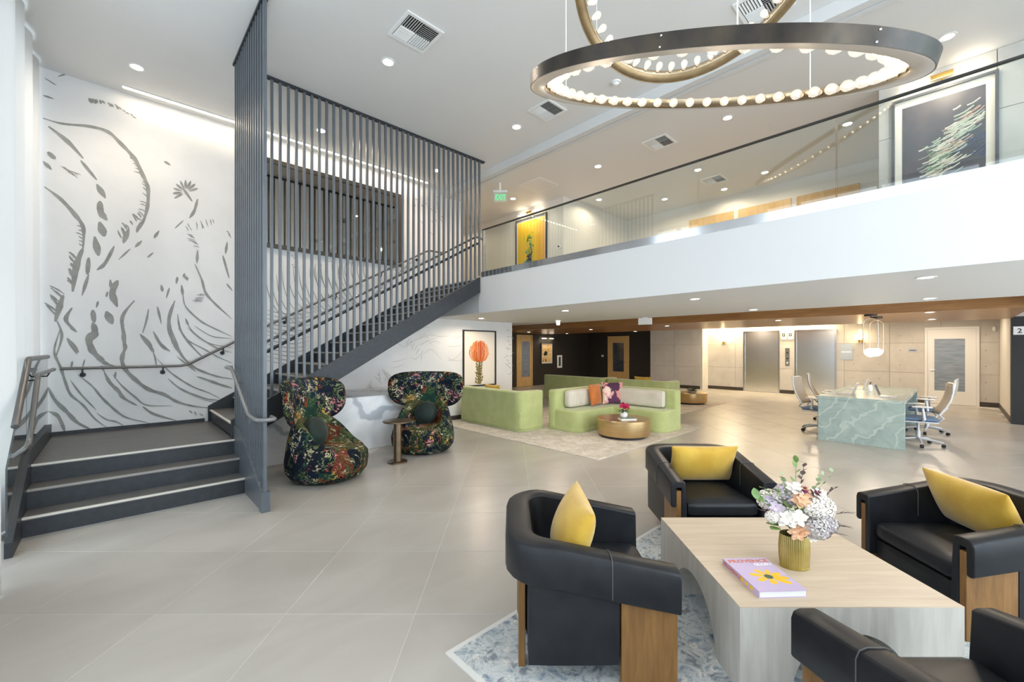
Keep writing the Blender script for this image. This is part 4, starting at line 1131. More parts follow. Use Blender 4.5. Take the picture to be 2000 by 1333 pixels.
gvel = pm('emerald_velvet', hexc('#061812'), .7, c2=hexc('#0a261f'), ns=6, sheen=.12)
def smooth(x): x = max(0, min(1, x)); return x * x * (3 - 2 * x)
def make_tub():
    t = thing('floral_armchair', 'x', 'armchair', group='floral wingback tub chairs by the stair')
    def rim(a):                                # a = 0 front, pi = back
        k = (1 - math.cos(a)) / 2
        return .40 + .38 * smooth((k - .06) / .85)
    def fn(u, v):
        a = u * 2 * PI; z = rim(a); k = smooth(((1 - math.cos(a)) / 2 - .05) / .3)
        ro = .50
        prof = [(.33, .0), (.42, .035), (.485, .12), (ro, .24), (.492 - .03 * k, .24 + (z - .24) * .5), (.455 - .05 * k, z - .04), (.43 - .06 * k, z), (.37 - .06 * k, z - .01), (.335 - .04 * k, z - .07 * k - .01), (.31 - .02 * k, .40 + (.05 * k)), (.22, .405), (.1, .415), (.0, .42)]
        f = v * (len(prof) - 1); i = min(len(prof) - 2, int(f)); q = f - i
        r = prof[i][0] * (1 - q) + prof[i + 1][0] * q; zz = prof[i][1] * (1 - q) + prof[i + 1][1] * q
        return (r * math.cos(a) * 1.0, r * math.sin(a) * 1.02, zz)
    obj('tub_seat', MB().grid(fn, 48, 36, cu=True), flor, t, ang=3, clean=True, sub=1)
    # wing: wide rounded panel wrapping round the sitter, narrowing into a neck below
    def wing(ro, ph, side):
        n = 4.4; c, s_ = math.cos(ph), math.sin(ph)
        sx = ro * math.copysign(abs(c) ** (2 / n), c); sy = ro * math.copysign(abs(s_) ** (2 / n), s_)
        tt = (sy + 1) / 2                                      # 0 bottom .. 1 top
        w_ = .56 + .08 * smooth(tt * 2.2)
        y = sx * w_
        z = .665 + .60 * tt + .03 * sx * sx * (1 - tt)
        x = -.34 - .02 * tt + .20 * (abs(sx) ** 2.2) * (w_ / .62) + .05 * (1 - tt) - .05 * smooth((tt - .75) * 4)
        th = .055 * (max(0, 1 - ro ** 5)) ** .5
        nx, ny = 1, -(.40 * sx * (w_ / .62))
        L = math.hypot(nx, ny); return (x + side * th * nx / L, y + side * th * ny / L * (1 if sx >= 0 else 1), z)
    mb = MB()
    for side in (1, -1):
        mb.grid(lambda u, v: wing(v, u * 2 * PI, side), 56, 12, cu=True)
    obj('wing_back', mb, flor, t, ang=3, clean=True)
    return t
tub = make_tub()
tub.location = (2.00, 5.56, 0); tub.rotation_euler = (0, 0, math.radians(-52)); tub['label'] = 'floral wingback tub chair nearest the slat screen, turned to the right'
T2 = ((3.66, 5.96, 0), math.radians(-138))
dup(tub, T2[0], T2[1], 'floral wingback tub chair beside the protea picture, facing the camera', 'floral wingback tub chairs by the stair')
for (loc, rot), lab in ((((2.00, 5.56, 0), math.radians(-52)), 'round emerald velvet cushion on the floral chair nearest the slat screen'), (T2, 'round emerald velvet cushion on the floral chair beside the protea picture')):
    p = at(loc, rot, (-.16, 0, .585))
    o = obj('round_cushion', MB().lathe([(0, -.09), (.10, -.085), (.165, -.055), (.19, 0), (.165, .055), (.10, .085), (0, .09)], 28), gvel, ang=3)
    o.matrix_world = Matrix.Translation(p) @ Matrix.Rotation(rot, 4, 'Z') @ Matrix.Rotation(PI / 2 - .3, 4, 'Y')
    tag(o, lab, 'pillow', 'emerald cushions on the floral chairs')
stb = cam(-1.665, 6.10)
sd = thing('side_table', 'small round bronze pedestal table between the floral chairs', 'table', (stb[0], stb[1], 0))
brz = pm('bronze_metal', (.20, .145, .095), .32, .9, c2=(.26, .19, .13), ns=10)
obj('table_top', MB().lathe([(0, .588), (.205, .588), (.212, .594), (.212, .606), (.205, .610), (0, .610)], 40), brz, sd)
obj('pedestal', MB().lathe([(0, .02), (.056, .02), (.056, .588), (0, .588)], 24), brz, sd)
obj('foot_plate', MB().lathe([(0, 0), (.14, 0), (.14, .018), (.132, .024), (0, .024)], 36), brz, sd)

# ------------------------------------------------------------------ ring chandeliers
bronze = pm('dim_bronze', (.030, .026, .023), .32, .85, c2=(.055, .043, .031), ns=9)  # dark copy of the ring bronze, dim reflections put into the colour
innerbr = pm('polished_inner_brass', (.48, .38, .26), .30, 1)
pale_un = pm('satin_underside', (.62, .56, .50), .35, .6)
bulbg = glassy('bulb_glass', (1, .98, .95), 1.5, 0.0, 1.4, (1, .92, .80), .28, 1.6)
bronze2 = pm('lit_bronze', (.20, .135, .065), .38, .75, c2=(.27, .185, .095), ns=9)  # same bronze for the upper ring, with the light on it painted in
fil = pm('glowing_filament', (1, .9, .7), .5, emit=12, ec=(1, .84, .60))
bulb_me = MB().lathe([(.0, .085), (.012, .083), (.022, .075), (.028, .062), (.0285, .050), (.024, .034), (.016, .016), (.013, .004)], 12).mesh('bulb', bulbg, 3)
fil_me = MB().lathe([(0, .030), (.006, .034), (.0095, .050), (.007, .062), (0, .064)], 8).mesh('filament', fil, 3)
sock_me = MB().lathe([(0, -.012), (.015, -.012), (.015, .006), (0, .006)], 10).mesh('socket', innerbr, .6)
def chandelier(label, c, nrm, R0, nb_, cables):
    a, b = cam(c[0], c[1])
    N = Vector((nrm[0] * ST + nrm[1] * CT, -nrm[0] * CT + nrm[1] * ST, nrm[2])).normalized()
    t = thing('ring_chandelier', label, 'chandelier', (a, b, H + c[2]), N.to_track_quat('Z', 'Y').to_euler(), 'bronze ring chandeliers')
    hb, wdt = .054, .075
    outer = MB().grid(lambda u, v: ((R0 - .012 * (v)) * math.cos(u * 2 * PI), (R0 - .012 * v) * math.sin(u * 2 * PI), v * hb), 128, 2, cu=True)
    def ringbox(r0, r1, z0, z1, mb):
        pr = [(r0, z0), (r1, z0), (r1, z1), (r0, z1)]
        return mb.grid(lambda u, v: (pr[int(round(v * 4)) % 4][0] * math.cos(u * 2 * PI), pr[int(round(v * 4)) % 4][0] * math.sin(u * 2 * PI), pr[int(round(v * 4)) % 4][1]), 128, 4, cu=True)
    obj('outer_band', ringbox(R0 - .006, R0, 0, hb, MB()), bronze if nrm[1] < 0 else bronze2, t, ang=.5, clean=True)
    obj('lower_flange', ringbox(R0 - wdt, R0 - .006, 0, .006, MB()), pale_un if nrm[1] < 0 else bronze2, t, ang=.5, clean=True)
    obj('upper_flange', ringbox(R0 - wdt, R0 - .006, hb - .006, hb, MB()), bronze, t, ang=.5, clean=True)
    obj('inner_band', ringbox(R0 - wdt - .004, R0 - wdt, 0, hb, MB()), innerbr, t, ang=.5, clean=True)
    for k in range(nb_):
        ang = 2 * PI * k / nb_
        q = (Matrix.Rotation(ang, 4, 'Z') @ Matrix.Translation((R0 - wdt - .006, 0, hb / 2)) @ Matrix.Rotation(-PI / 2, 4, 'Y'))
        for nm, me in (('bulb', bulb_me),):
            o = link(nm, me, t); o.matrix_local = q
            f_ = link('filament', fil_me, o); s_ = link('socket', sock_me, o)
    for k in range(8):                                   # joint rivets
        ang = 2 * PI * k / 8 + .2
        rv = MB()
        for z in (.010, hb - .010): rv.ball(((R0 + .001) * math.cos(ang), (R0 + .001) * math.sin(ang), z), .004, n=6, m=4)
        obj('rivet', rv, chrome, t)
    Mi = (Matrix.Translation((a, b, H + c[2])) @ N.to_track_quat('Z', 'Y').to_matrix().to_4x4())
    l = bpy.data.lights.new('bulb_lamp', 'POINT'); l.energy = 2.4; l.color = (1, .84, .64); l.shadow_soft_size = .006
    for k in range(0, nb_, 3):                           # the light of the filaments, gathered in every third bulb
        ang = 2 * PI * k / nb_; rb = R0 - wdt - .006 - .049
        o = bpy.data.objects.new('bulb_lamp', l); col.objects.link(o); o.parent = t; o.location = (rb * math.cos(ang), rb * math.sin(ang), hb / 2)
    for ang in cables:
        lp = Vector(((R0 - .04) * math.cos(ang), (R0 - .04) * math.sin(ang), hb))
        wp = Mi @ lp; wt = Vector((wp.x, wp.y, ZC - .002))
        obj('cable', MB().tube([lp, Mi.inverted() @ wt], .0028, 6), whitepl, t)
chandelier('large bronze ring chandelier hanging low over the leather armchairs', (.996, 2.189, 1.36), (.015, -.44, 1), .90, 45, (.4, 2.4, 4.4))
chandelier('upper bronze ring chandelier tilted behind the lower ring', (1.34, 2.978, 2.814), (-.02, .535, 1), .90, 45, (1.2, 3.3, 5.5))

# ------------------------------------------------------------------ marble desk, task chairs, desk things
gm = posmat('green_marble', marblefn(hexc('#8da09c'), hexc('#a6b6b1'), hexc('#b0beb8'), 2.2, 3.0), .2)
DA0, DA1, DB0, DB1 = 9.3, 12.7, .54, 1.70
dk = thing('marble_desk', 'long pale green veined marble desk with waterfall ends', 'desk', (DA0, DB0, 0))
LD, WD = DA1 - DA0, DB1 - DB0
obj('desk_top', B(0, 0, .745, LD, WD, .80), gm, dk, bevel=.003)
obj('end_slab', B(0, 0, 0, .055, WD, .744), gm, dk, bevel=.003); obj('end_slab', B(LD - .055, 0, 0, LD, WD, .744), gm, dk, bevel=.003)
obj('modesty_spine', B(.06, WD / 2 - .04, .0, LD - .06, WD / 2 + .04, .74), pm('dark_timber', (.05, .033, .022), .5), dk)
mesh_b = pm('taupe_mesh', hexc('#b0a596'), .7, c2=hexc('#a09484'), ns=60); bluef = pm('blue_grey_fabric', hexc('#5d7390'), .8, c2=hexc('#6d83a0'), ns=30)
def make_task():
    t = thing('task_chair', 'x', 'office chair', group='task chairs at the marble desk')
    for k in range(5):
        a = 2 * PI * k / 5 + .3
        e = (.31 * math.cos(a), .31 * math.sin(a), .075)
        l = obj('leg', MB().tube([(.03 * math.cos(a), .03 * math.sin(a), .115), (.2 * math.cos(a), .2 * math.sin(a), .10), e], [.022, .018, .014], 8), alum, t)
        obj('caster', MB().lathe([(0, -.022), (.028, -.022), (.03, 0), (.028, .022), (0, .022)], 12, M=Matrix.Translation((e[0], e[1], .03)) @ Matrix.Rotation(a, 4, 'Z') @ Matrix.Rotation(PI / 2, 4, 'X')), rubber, l)
    obj('gas_column', MB().lathe([(0, .09), (.03, .09), (.03, .24), (.018, .24), (.018, .41), (0, .41)], 14), alum, t)
    obj('seat_pan', softbox(-.22, -.23, .40, .24, .23, .435, .016, n=6), alum, t)
    obj('seat', softbox(-.23, -.24, .437, .26, .24, .49, .025, .01, n=8), bluef, t)
    def back(u, v):
        y = (u - .5) * .44 * (1 - .15 * v); z = .55 + v * .52
        return (-.24 - .17 * v - .05 * math.sin(PI * v) + .04 * (2 * u - 1) ** 2, y, z)
    o = obj('backrest', MB().grid(back, 8, 8), mesh_b, t, ang=3); m = o.modifiers.new('s', 'SOLIDIFY'); m.thickness = .02
    for s in (-1, 1):
        obj('back_frame', MB().tube([(-.20, s * .14, .42), (-.27, s * .2, .50)] + [(-.262 - .17 * v - .05 * math.sin(PI * v) + .04, s * .22 * (1 - .15 * v), .55 + v * .52) for v in (0, .25, .5, .75, 1)], .014, 8), alum, t)
        ar = obj('armrest', softbox(-.13, s * .28 - .045, .665, .13, s * .28 + .045, .69, .012, n=5), alum, t)
        obj('arm_post', MB().tube([(-.02, s * .20, .425), (-.03, s * .275, .47), (-.01, s * .28, .665)], [.018, .022, .016], 8), alum, ar)
    obj('top_rail', MB().tube([(-.41, -.187, 1.07), (-.415, 0, 1.075), (-.41, .187, 1.07)], .014, 8), alum, t)
    return t
tk = make_task()
TC = [((10.25, 1.86, 0), -PI / 2 - .15, 'silver task chair on the left of the marble desk, near end'), ((11.75, 1.92, 0), -PI / 2 + .1, 'silver task chair on the left of the marble desk, far end'),
      ((10.05, .42, 0), PI / 2 + .2, 'silver task chair on the right of the marble desk, near end'), ((11.6, .36, 0), PI / 2 - .05, 'silver task chair on the right of the marble desk, far end')]
for i, (l, r, lab) in enumerate(TC):
    if i == 0: tk.location = l; tk.rotation_euler = (0, 0, r); tk['label'] = lab
    else: dup(tk, l, r, lab, 'task chairs at the marble desk')
def laptop(loc, rot, label):
    t = thing('laptop', label, 'laptop', loc, rot, 'laptops on the marble desk')
    obj('keyboard_base', B(-.11, -.16, 0, .11, .16, .012), alum, t, bevel=.003)
    M = Matrix.Translation((-.11, 0, .012)) @ Matrix.Rotation(-.35, 4, 'Y')
    s = obj('screen_lid', MB().box(-.006, -.16, 0, 0, .16, .215, M), alum, t)
    obj('display', MB().box(0, -.15, .01, .001, .15, .205, M), pm('dark_display', (.03, .03, .035), .15), s)
    return t
laptop((10.0, .80, .80), -PI / 2, 'open silver laptop on the right half of the marble desk, near end')
laptop((10.1, 1.42, .80), PI / 2, 'open silver laptop on the left half of the marble desk, near end')
laptop((11.5, 1.42, .80), PI / 2, 'open silver laptop on the left half of the marble desk, far end')
pb = on_z(1697, 762, .80)
bt = thing('pump_bottle', 'small white pump bottle standing on the marble desk', 'bottle', (11.0, 1.15, .80))
obj('bottle_body', MB().lathe([(0, 0), (.035, 0), (.036, .01), (.036, .11), (.02, .13), (.012, .135), (0, .135)], 18), whitepl, bt)
obj('pump', MB().lathe([(0, .135), (.013, .135), (.013, .155), (.006, .158), (.006, .175), (0, .175)], 10).box(-.006, -.03, .172, .006, .012, .182), blackm, bt)

# oval pendants over the desk
glowg = pm('opal_glow', (1, .96, .88), .4, emit=5, ec=(1, .90, .74))
def pendant(loc, label):
    t = thing('pendant_light', label, 'pendant lamp', loc, .1, 'oval loop pendants over the desk')
    obj('canopy', MB().lathe([(0, -.03), (.10, -.03), (.10, 0), (0, 0)], 24), blackm, t)
    obj('stem', MB().tube([(0, 0, -.03), (0, 0, -.07)], .006, 6), blackm, t)
    pts = []
    for k in range(33):
        a = PI * k / 32; pts.append((0, .11 * math.cos(a), -.18 + .11 * math.sin(a)))
    pts += [(0, -.11, -.66)] 
    for k in range(1, 17): a = PI + PI * k / 16; pts.append((0, .11 * math.cos(a), -.72 + .11 * math.sin(a)))
    pts += [(0, .11, -.66)]
    obj('loop', MB().tube(pts, .008, 8, closed=True), pm('champagne_metal', (.80, .70, .55), .3, .6), t)
    obj('globe', MB().ball((0, 0, -.74), .10, .10, .075, 24, 14), glowg, t, ang=3)
    l = bpy.data.lights.new('pendant_bulb', 'POINT'); l.energy = 12; l.color = WARM; l.shadow_soft_size = .14
    o = bpy.data.objects.new('pendant_bulb', l); col.objects.link(o); o.parent = t; o.location = (0, 0, -.86)
pendant((10.85, 1.13, 2.33), 'brass oval loop pendant with glowing globe, nearer of the pair over the desk')
pendant((11.75, 1.13, 2.33), 'brass oval loop pendant with glowing globe, farther of the pair over the desk')

# sconces on the concrete wall
def sconce(loc, label):
    t = thing('wall_sconce', label, 'wall lamp', loc, 0, 'brass sconces on the concrete wall')
    obj('back_plate', B(-.02, -.05, -.12, 0, .05, .12), brass, t)
    obj('cup', MB().lathe([(0, -.14), (.05, -.14), (.06, -.05), (.05, -.05), (.045, -.10), (0, -.10)], 16, (-.09, 0, 0)), brass, t)
    obj('arm', MB().tube([(-.02, 0, -.1), (-.05, 0, -.11)], .012, 6), brass, t)
    obj('glass_chimney', MB().lathe([(.045, -.08), (.055, .05), (.05, .26), (.04, .30)], 16, (-.09, 0, 0)), bulbg, t)
    obj('bulb', MB().ball((-.09, 0, -.02), .03, .03, .06), tubem, t)
    l = bpy.data.lights.new('sconce_bulb', 'POINT'); l.energy = 9; l.color = (1, .72, .38); l.shadow_soft_size = .04
    o = bpy.data.objects.new('sconce_bulb', l); col.objects.link(o); o.parent = t; o.location = (-.16, 0, .06)
for px, lab in ((1415, 'brass wall sconce left of the elevators'), (1681, 'brass wall sconce right of the elevators')):
    p = on_a(px, 668, AE); sconce((AE - .001, p.y, 2.0), lab)
# cove glow along the top of the elevator wall: linear lamp in the lobby ceiling
cv_ = thing('cove_light', 'linear wall-washer above the elevator doors', 'lamp', (17.82, 5.0, 2.74))
obj('housing', B(-.04, -2.2, -.02, .04, 2.2, .009), whitepl, cv_); obj('diffuser', B(-.03, -2.19, -.026, .03, 2.19, -.0201), stripm, cv_)
l = bpy.data.lights.new('cove_lamp', 'AREA'); l.shape = 'RECTANGLE'; l.size = .08; l.size_y = 4.2; l.energy = 110; l.color = (1, .78, .42)
o = bpy.data.objects.new('cove_lamp', l); col.objects.link(o); o.parent = cv_; o.location = (0, 0, -.03)

# ------------------------------------------------------------------ elevator wall fittings
p = on_a(1538, 697, AE)
cp = thing('call_panel', 'steel elevator call panel between the two doors', 'control panel', (AE - .001, p.y, 1.02))
obj('plate', B(-.012, -.07, 0, 0, .07, .66), chrome, cp)
for z in (.49, .28, .12): obj('button', MB().lathe([(0, 0), (.028, 0), (.028, .006), (0, .008)], 14, M=Matrix.Translation((-.012, 0, z)) @ Matrix.Rotation(-PI / 2, 4, 'Y')), blackm if z != .12 else whitepl, cp)
for px, s, lab in ((1531, '1', 'left floor indicator plate between the elevator doors'), (1544, '2', 'right floor indicator plate between the elevator doors')):
    p = on_a(px, 656, AE)
    t = thing('floor_indicator', lab, 'sign', (AE - .001, p.y, 2.0), 0, 'elevator floor indicators')
    obj('plate', B(-.02, -.075, 0, 0, .075, .33), whitepl, t)
    obj('display', B(-.022, -.045, .11, -.0201, .045, .22), blackm, t)
    obj('symbol', B(-.0235, -.018, .14, -.0221, .018, .19), whitepl, t)
p = on_a(1653, 686, AE)
sg = thing('directory_sign', 'blue-grey directory plaque beside the right elevator', 'sign', (AE - .001, p.y, 1.28))
obj('plaque', B(-.012, -.17, 0, 0, .17, .55), pm('blue_grey_plaque', hexc('#a9b6c4'), .3), sg)
obj('text_line', B(-.0135, -.13, .25, -.0121, .13, .285), whp, sg)
p = on_a(1783, 685, AE)
sg = thing('door_sign', 'small blue-grey sign plate beside the white door', 'sign', (AE - .001, p.y, 1.56)); obj('plate', B(-.01, -.10, 0, 0, .10, .09), pm('blue_grey_plaque', hexc('#a9b6c4'), .3), sg); obj('text_line', B(-.0115, -.07, .035, -.0101, .07, .055), blackm, sg)
p = on_a(1942, 633, AE)
sn = thing('wall_sensor', 'small white sensor high on the concrete wall by the white door', 'sensor', (AE - .001, p.y, 2.22)); obj('housing', MB().ball((-.03, 0, 0), .03, .04, .07), whitepl, sn); obj('base', B(-.01, -.03, -.05, 0, .03, .05), whitepl, sn)
rs = thing('room_number_sign', 'pale square sign with the number 2 on the black wall at right', 'sign', (14.299, on_a(1993, 634, 14.3).y, 2.05)); obj('plate', B(-.012, -.10, -.09, 0, .10, .09), whitepl, rs)
text('2', .14, blackm, rs, (-.013, .045, -.05), (PI / 2, 0, -PI / 2), ext=.0005)
th_ = thing('wall_switch', 'small white switch plate on the black wall left of the tan door', 'switch', (17.799, on_a(1177, 700, 17.8).y, 1.30)); obj('plate', B(-.01, -.06, -.05, 0, .06, .05), whitepl, th_); obj('rocker', B(-.016, -.02, -.03, -.0101, .02, .03), pm('grey_rocker', (.3, .3, .3), .5), th_)

# ------------------------------------------------------------------ pictures
def disc_strokes(mb, pts, w0, d):
    mb.tube([(x, d, z) for x, z in pts], w0, 4)
def picture(name, label, M, wd, ht, mat_w, framem=blackm, fw=.03):
    t = thing(name, label, 'picture'); t.matrix_world = M
    f = MB()
    for r in ((0, 0, wd, fw), (0, ht - fw, wd, ht), (0, fw, fw, ht - fw), (wd - fw, fw, wd, ht - fw)): f.box(r[0], -.04, r[1], r[2], -.001, r[3])
    obj('frame', f, framem, t)
    obj('mount_board', B(fw, -.012, fw, wd - fw, -.002, ht - fw), pm('cream_mount', hexc('#e6ddd0'), .7), t)
    return t
def picture_light(label, M):
    t = thing('picture_light', label, 'picture lamp', group='brass picture lights'); t.matrix_world = M
    obj('bracket', B(-.10, -.09, -.03, .10, -.06, .03), brass, t); obj('arm', MB().tube([(0, -.06, 0), (0, 0, -.02)], .012, 6), brass, t)
    for s in (-1, 1): obj('tube_lamp', MB().tube([(s * .10, -.075, 0), (s * .38, -.075, 0)], .015, 8), tubem, t)
    l = bpy.data.lights.new('picture_lamp', 'AREA'); l.shape = 'RECTANGLE'; l.size = .75; l.size_y = .03; l.energy = 6; l.color = WARM
    o = bpy.data.objects.new('picture_lamp', l); col.objects.link(o); o.parent = t; o.location = (0, -.11, -.02); o.rotation_euler = (-.3, 0, 0)
# protea on the mural wall
PW, PH_ = 1.03, 1.36
pr = picture('framed_picture', 'tall framed print of an orange protea flower on the mural wall', Matrix.Translation((5.98, BM - .001, .745)), PW, PH_, 0)
rp = random.Random(5); org = [pm('protea_orange', hexc('#d9701c'), .6), pm('protea_light', hexc('#e79a52'), .6), pm('protea_red', hexc('#b8481a'), .6)]
cxp, czp = .50, .80
for li in range(3):
    mb = MB()
    for k in range(46):
        f_ = rp.uniform(-1, 1) * (1, .8, .55)[li]; e_ = rp.uniform(.8, 1.1)
        P_ = [(cxp + f_ * .04, czp - .21), (cxp + f_ * .20, czp - .17), (cxp + f_ * .31, czp - .02), (cxp + f_ * .27 * e_, czp + .02 + .24 * e_ * math.sqrt(1 - .85 * f_ * f_)), (cxp + f_ * .22 * e_, czp + .05 + .24 * e_ * math.sqrt(1 - .85 * f_ * f_))]
        disc_strokes(mb, catmull(P_, 3), .0042, -.0135 - .0008 * li)
    o = obj('flower_print', mb, org[li], pr); 
stm = MB()
for (x0, z0, x1, z1, w_) in ((.44, .05, .56, .30, .0), (.43, .28, .55, .50, 0), (.47, .48, .54, .66, 0)):
    stm.prism(roundpoly([(x0, z0), (x1, z0), (x1 - .01, z1), (x0 + .02, z1)], .02), -.0145, -.0125, 'y')
for k in range(16):
    x = .43 + .13 * (k % 2) + rp.uniform(-.02, .02); z = .06 + k * .036; s = -1 if k % 2 == 0 else 1
    stm.prism([(x, z), (x + s * .05, z + .05), (x + s * .03, z + .09), (x - s * .03, z + .03)], -.015, -.0125, 'y')
obj('stem_print', stm, pm('protea_stem', hexc('#6b5b33'), .6, c2=hexc('#8a7a4c'), ns=20), pr)
# upper storey pictures: local x runs towards -y of the room
def upM(y, z): return Matrix.Translation((7.399, y, z)) @ Matrix.Rotation(-PI / 2, 4, 'Z')
ya = on_a(1008.5, 432, 7.4).y; yb = on_a(1069, 413.5, 7.4).y
WU = ya - yb
yp = picture('framed_picture', 'framed yellow print with a blue-green burst on the upper wall', upM(ya, 3.45), WU, 1.43, 0, pm('pewter_frame', (.06, .06, .065), .3))
def yellowmat():
    m, nt, bs = new('yellow_print_ground'); v = coords(nt, kind='Generated'); g = nd(nt, 'ShaderNodeTexGradient'); nt.links.new(v, g.inputs[0])
    nt.links.new(ramp(nt, g.outputs['Fac'], [(0, hexc('#dcb315')), (.6, hexc('#e2b824')), (1, hexc('#e0a53c'))]), bs.inputs['Base Color']); bs.inputs['Roughness'].default_value = .5
    return m
obj('print_ground', B(.07, -.0145, .07, WU - .07, -.0125, 1.43 - .08), yellowmat(), yp)
cols = [pm('print_blue', hexc('#25406b'), .5), pm('print_teal', hexc('#2f8a7a'), .5), pm('print_lime', hexc('#9db82a'), .5), pm('print_navy', hexc('#1a2338'), .5)]
for li, (n, lo, hi, sp) in enumerate(((50, .10, .75, .08), (44, .3, .95, .09), (34, .5, 1.05, .12), (26, .08, .6, .07))):
    mb = MB()
    for k in range(n):
        z = rp.uniform(lo, hi); x = WU * .46 + rp.gauss(0, sp * .7); s = rp.uniform(.008, .03)
        a = rp.uniform(0, 6); mb.prism([(x + s * math.cos(a + q), z + 1.6 * s * math.sin(a + q) * rp.uniform(.6, 1.2)) for q in (0, 1.2, 2.3, 3.5, 4.8)], -.0155 - li * .0004, -.0146 - li * .0004, 'y')
    obj('paint_burst', mb, cols[li], yp)
yc = on_a(1742, 203, 7.4).y; yd = on_a(1951, 137, 7.4).y; WC = yc - yd
cp2 = picture('framed_picture', 'framed dark print of windswept cream flowers on the upper concrete wall', upM(yc, 3.45), WC, 1.42, 0, pm('pewter_frame', (.06, .06, .065), .3))
obj('print_ground', B(.10, -.0145, .10, WC - .10, -.0125, 1.30), pm('charcoal_print', hexc('#33343c'), .35, c2=hexc('#5a5156'), ns=2.2), cp2)
fl = [pm('print_cream', hexc('#e2dccb'), .5), pm('print_celadon', hexc('#b7c5ae'), .5), pm('print_blush', hexc('#c9a08c'), .5), pm('print_stem', hexc('#6f8a5e'), .5), pm('print_blue', hexc('#25406b'), .5)]
for li, (n, wdt_) in enumerate(((70, .011), (46, .009), (26, .008), (14, .004), (16, .009))):
    mb = MB()
    for k in range(n):
        if li == 3: pts = [(WC * .42 + rp.uniform(-.03, .03), .12), (WC * .45 + rp.uniform(-.08, .08), .4), (WC * .5 + rp.uniform(-.15, .2), .7)]
        else:
            t = rp.random(); x = WC * (.30 + .42 * t) + rp.gauss(0, .06); z = .34 + .62 * t + rp.gauss(0, .10)
            if li == 4: x, z = WC * rp.uniform(.55, .85), rp.uniform(.45, .7)
            L = rp.uniform(.06, .17); pts = [(x, z), (x + L * .5, z + L * .12), (x + L, z + L * .45)]
        pts = [(min(WC - .11, max(.11, x)), min(1.28, max(.11, z))) for x, z in pts]
        disc_strokes(mb, catmull(pts, 3), wdt_ * rp.uniform(.4, 1), -.0135 - .0006 * li)
    obj('flower_print', mb, fl[li], cp2)
picture_light('brass picture light above the yellow print', upM((ya + yb) / 2, 4.97)); picture_light('brass picture light above the windswept flower print', upM((yc + yd) / 2, 4.99))
# small picture and notice on the dark wall
x0, x1 = on_b(1056, 700, 13).x, on_b(1079, 700, 13).x
sp2 = picture('framed_picture', 'small framed amber print with a dark figure on the dark brown wall', Matrix.Translation((x0, 12.999, .95)), x1 - x0, .98, 0)
obj('print_ground', B(.08, -.0145, .08, x1 - x0 - .08, -.0125, .90), pm('amber_print', hexc('#c99a4a'), .5, c2=hexc('#e3cfa0'), ns=7), sp2)
obj('print_figure', MB().prism(roundpoly([(.16, .45), (.3, .62), (.45, .56), (.42, .4), (.24, .38)], .05), -.0155, -.0146, 'y').box(.12, -.0155, .10, .16, -.0146, .2).box(.3, -.0155, .10, .36, -.0146, .22), blackm, sp2)
picture_light('brass picture light above the small amber print', Matrix.Translation(((x0 + x1) / 2, 12.999, 2.13)))
x0 = on_b(1088, 700, 13).x
nt_ = thing('extinguisher_cabinet', 'narrow white-framed cabinet on the dark brown wall', 'cabinet', (x0, 12.999, .75)); obj('frame', MB().box(0, -.03, 0, .34, 0, .08).box(0, -.03, .52, .34, 0, .6).box(0, -.03, .08, .09, 0, .52).box(.25, -.03, .08, .34, 0, .52), whitepl, nt_); obj('pane', B(.09, -.015, .08, .25, -.005, .52), smoke, nt_)
# ------------------------------------------------------------------ ceiling fittings
dl_trim = MB().lathe([(.058, -.001), (.058, -.006), (.078, -.006), (.082, -.001)], 24).mesh('trim_ring', whitepl, .6)
dl_lens = MB().lathe([(0, -.0035), (.058, -.0035), (.058, -.001), (0, -.001)], 24).mesh('lens', downm, .6)
DLIGHT = {}
def downlight(p, label, group, power, key, s=1.0):
    t = thing('downlight', label, 'downlight', p, 0, group); t.scale = (s, s, s)
    link('trim_ring', dl_trim, t); link('lens', dl_lens, t)
    if key not in DLIGHT:
        l = bpy.data.lights.new('downlight_lamp', 'SPOT'); l.energy = power; l.color = WARM; l.spot_size = 2.5 if key in ('main',) else 2.98; l.spot_blend = .9 if key == 'main' else .45; l.shadow_soft_size = .06
        DLIGHT[key] = l
    o = bpy.data.objects.new('downlight_lamp', DLIGHT[key]); col.objects.link(o); o.parent = t; o.location = (0, 0, -.02)
main = [(267, 131, 'over the stair landing by the curtains'), (758, 121, 'beside the square air vent on the high ceiling'), (1009, 248, 'near the end of the slat screen on the high ceiling'), (627, 255, 'above the dark mirror, nearer the camera'), (853, 333, 'above the far end of the dark mirror')]
for px, py, s in main: downlight(on_z(px, py, ZC - .001), 'recessed round downlight ' + s, 'downlights in the high ceiling', 85, 'main', 1.1)
for p, s in (((1.0, -1.5, ZC - .001), 'behind the camera, left'), ((3.6, -1.5, ZC - .001), 'behind the camera, right')): downlight(p, 'recessed round downlight ' + s, 'downlights in the high ceiling', 85, 'main', 1.1)
upper = [(1850, 72, 'above the windswept flower print'), (1421, 230, 'right of the rectangular vent over the mezzanine'), (1168, 325, 'in the middle of the mezzanine ceiling'), (1655, 242, 'seen through the glass left of the windswept print'), (1002, 388, 'beside the green exit sign'),
         (1363, 332, 'seen beside a joint in the glass balustrade'), (1494, 337, 'in the ceiling over the far lounge'), (1170, 390, 'seen just above the top rail near the yellow print'), (1298, 389, 'in the lounge behind the glass'), (1445, 391, 'at the back of the upstairs lounge')]
for px, py, s in upper:
    p = on_z(px, py, 5.119)
    if p.x > 9.8: p.x = 9.6
    downlight(p, 'recessed round downlight ' + s, 'downlights over the mezzanine', 32, 'up', 1.0)
